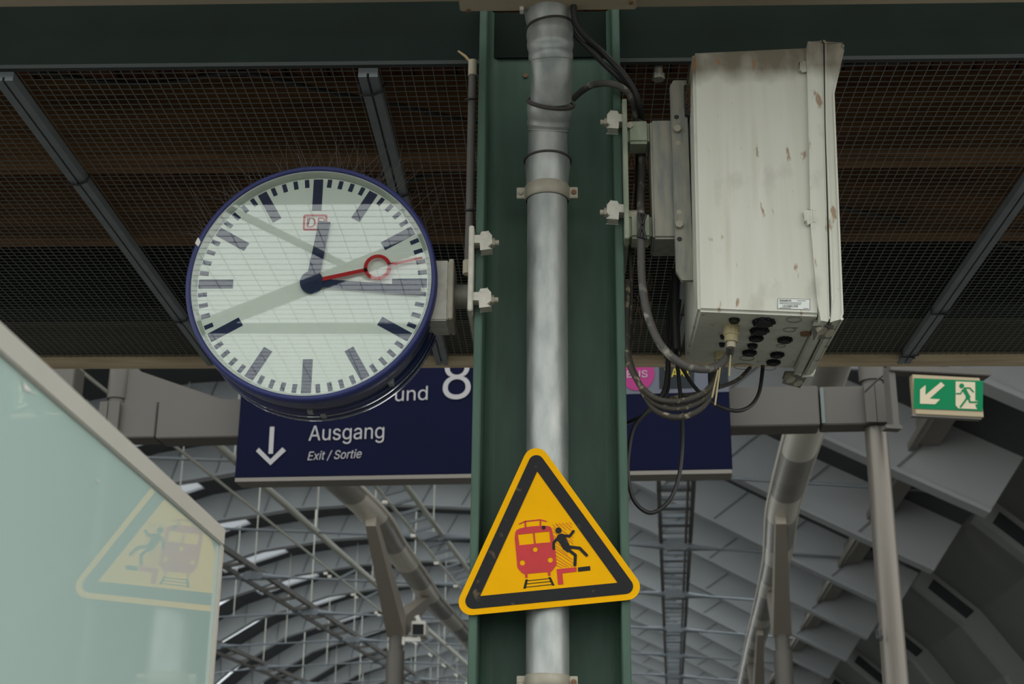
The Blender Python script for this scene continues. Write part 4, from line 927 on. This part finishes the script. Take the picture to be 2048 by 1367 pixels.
cable([(1281, 240, a + .04), (1284, 330, a + .04), (1281, 400, a + .0), (1282, 440, a - .04), (1282, 478, a - .045), (1284, 560, a - .04), (1296, 630, a - .05), (1322, 690, a - .06), (1365, 728, a - .06), (1410, 738, a - .05), (1440, 728, a - .03), (1458, 708, a - .03), g1_ := (1462, 692, 0)][:-1] + [(1461, 690, g1.y)], 8.2, 'cable', 'thick dusty grey cable looping up into the cabinet gland')
dn = [('upper strand of the dirty cable bundle sagging below the cabinet', 0, 0), ('middle strand of the dirty cable bundle sagging below the cabinet', 15, .012), ('lowest strand of the dirty cable bundle sagging below the cabinet', 32, .02)]
for lb, o_, dy in dn:
    cable([(1252 + o_ * .1, 560, a + .03), (1252, 660, a + .02), (1256 + o_ * .1, 720, a + dy), (1278 + o_ * .2, 766 + o_ * .4, a - .02 + dy), (1312, 796 + o_ * .75, a - .03 + dy), (1355, 802 + o_, a - .03 + dy), (1398, 790 + o_ * .9, a - .02 + dy), (1424, 768 + o_ * .5, a - .01 + dy), (1438, 740, a + dy), (1441 + o_ * .15, 722, a + .02)], 5.6 if o_ < 30 else 6.4, 'cable_dirty', lb, group='cable bundle under the cabinet')
cable([(1259, 480, a + .06), (1262, 600, a + .05), (1256, 690, a + .04), (1268, 745, a + .0), (1300, 790, a - .01), (1345, 812, a - .01), (1390, 805, a - .0), (1425, 780, a + .02)], 4.2, 'cable_dirty', 'thin dirty cable inside the bundle under the cabinet', group='cable bundle under the cabinet')
cable([(1340, 560, a + .2), (1342, 660, a + .18), (1336, 720, a + .15), (1328, 780, a + .12), (1296, 820, a + .1), (1268, 855, a + .1), (1258, 900, a + .1), (1256, 950, a + .1), (1268, 1000, a + .1), (1300, 1025, a + .1), (1335, 1005, a + .1), (1356, 960, a + .1), (1364, 900, a + .1), (1364, 830, a + .12), (1358, 760, a + .15), (1352, 690, a + .18), (1350, 560, a + .2)], 4.2, 'black', 'black cable hanging in a long loop below the cabinet')
cable([(1360, 600, a + .2), (1352, 700, a + .17), (1370, 745, a + .15), (1395, 780, a + .1), (1430, 808, a + .08), (1470, 821, a + .08), (1500, 812, a + .1), (1518, 785, a + .14), (1525, 740, a + .19), (1526, 715, a + .2)], 4, 'black', 'black cable sagging in front of the grey cross bar')
cable([(1336, 640, a + .22), (1338, 740, a + .17), (1332, 790, a + .12), (1300, 822, a + .1), (1262, 842, a + .12), (1240, 852, a + .2)], 3.6, 'black', 'thin black cable running back behind the column')
cable([(1320, 800, a + .16), (1360, 792, a + .15), (1400, 785, a + .14), (1450, 770, a + .16), (1478, 757, a + .17), (1500, 735, a + .2)], 4, 'cable_dirty', 'grey-brown cable rising right to the cabinet base')
cable([(1352, 540, a + .17), (1350, 620, a + .16), (1353, 700, a + .15)], 9, 'black', 'dark cable trunk behind the cabinet channel')
b = MB(); pp = lambda x, y: PY(x, y, YC - .055)
for A_, B_ in (((1278, 428), (1292, 478)), ((1292, 428), (1276, 474)), ((1276, 472), (1294, 476)), ((1275, 427), (1290, 428))): b.tube([pp(*A_), pp(*B_)], .003, 6)
tag(b.build('cable_tie', 'black'), 'black cable tie crossed over the lower green stub', 'cable tie')
b = MB()
for A_, B_ in (((1462, 700), (1458, 752)), ((1440, 735), (1430, 810)), ((1436, 740), (1424, 795))): b.tube([PY(*A_, a - .04), PY(*B_, a - .04)], .002, 6)
tag(b.build('tie_tails', 'gland'), 'yellowed cable tie tails hanging below the cabinet gland', 'cable tie')
b = MB(); ybox(b, 1418, 738, 1440, 772, a + .06, a + .09); tag(b.build('cable_clip', 'plug', None, .002), 'small black clip holding cables under the cabinet', 'clip')

# ================================================================== GLASS SCREEN AT LEFT
tl = PY(361, 1110, YS); tr_ = PY(1071, 1110, YS); XG = (tl.x + tr_.x) / 2; print('glass plane X', XG)
c1 = PX(445, 1056, XG); yEnd = c1.y; zT = c1.z; print('glass end', yEnd, zT)
gp = thing('glass_screen', (XG, yEnd, 0), 'teal frosted glass screen with grey frame, mirroring the warning sign', 'screen')
fw = .022; zi = PX(430, 1078, XG).z
b = MB(); b.box(XG - .012, XG, .35, yEnd - .008, 0.05, zT - .02); b.build('glass_pane', 'pane', gp)
b = MB(); b.box(XG - .02, XG + .004, .35, yEnd, zT - fw, zT); b.build('top_rail', 'frame', gp, .0015)
b = MB(); b.box(XG - .02, XG + .004, yEnd - .012, yEnd, 0, zT - fw); b.build('end_stile', 'frame', gp, .0015)
for px, py in ((55, 777), (195, 961)):
    p = PX(px, py, XG + .0005); k = .0026 if px < 100 else .001; b = MB(); b.slab([p + Vector((0, -k * 4, k)), p + Vector((0, -k * 2.5, -k)), p + Vector((0, k * 5, k * .1))], (.0002, 0, 0)); b.build('film_chip', 'chip', gp)
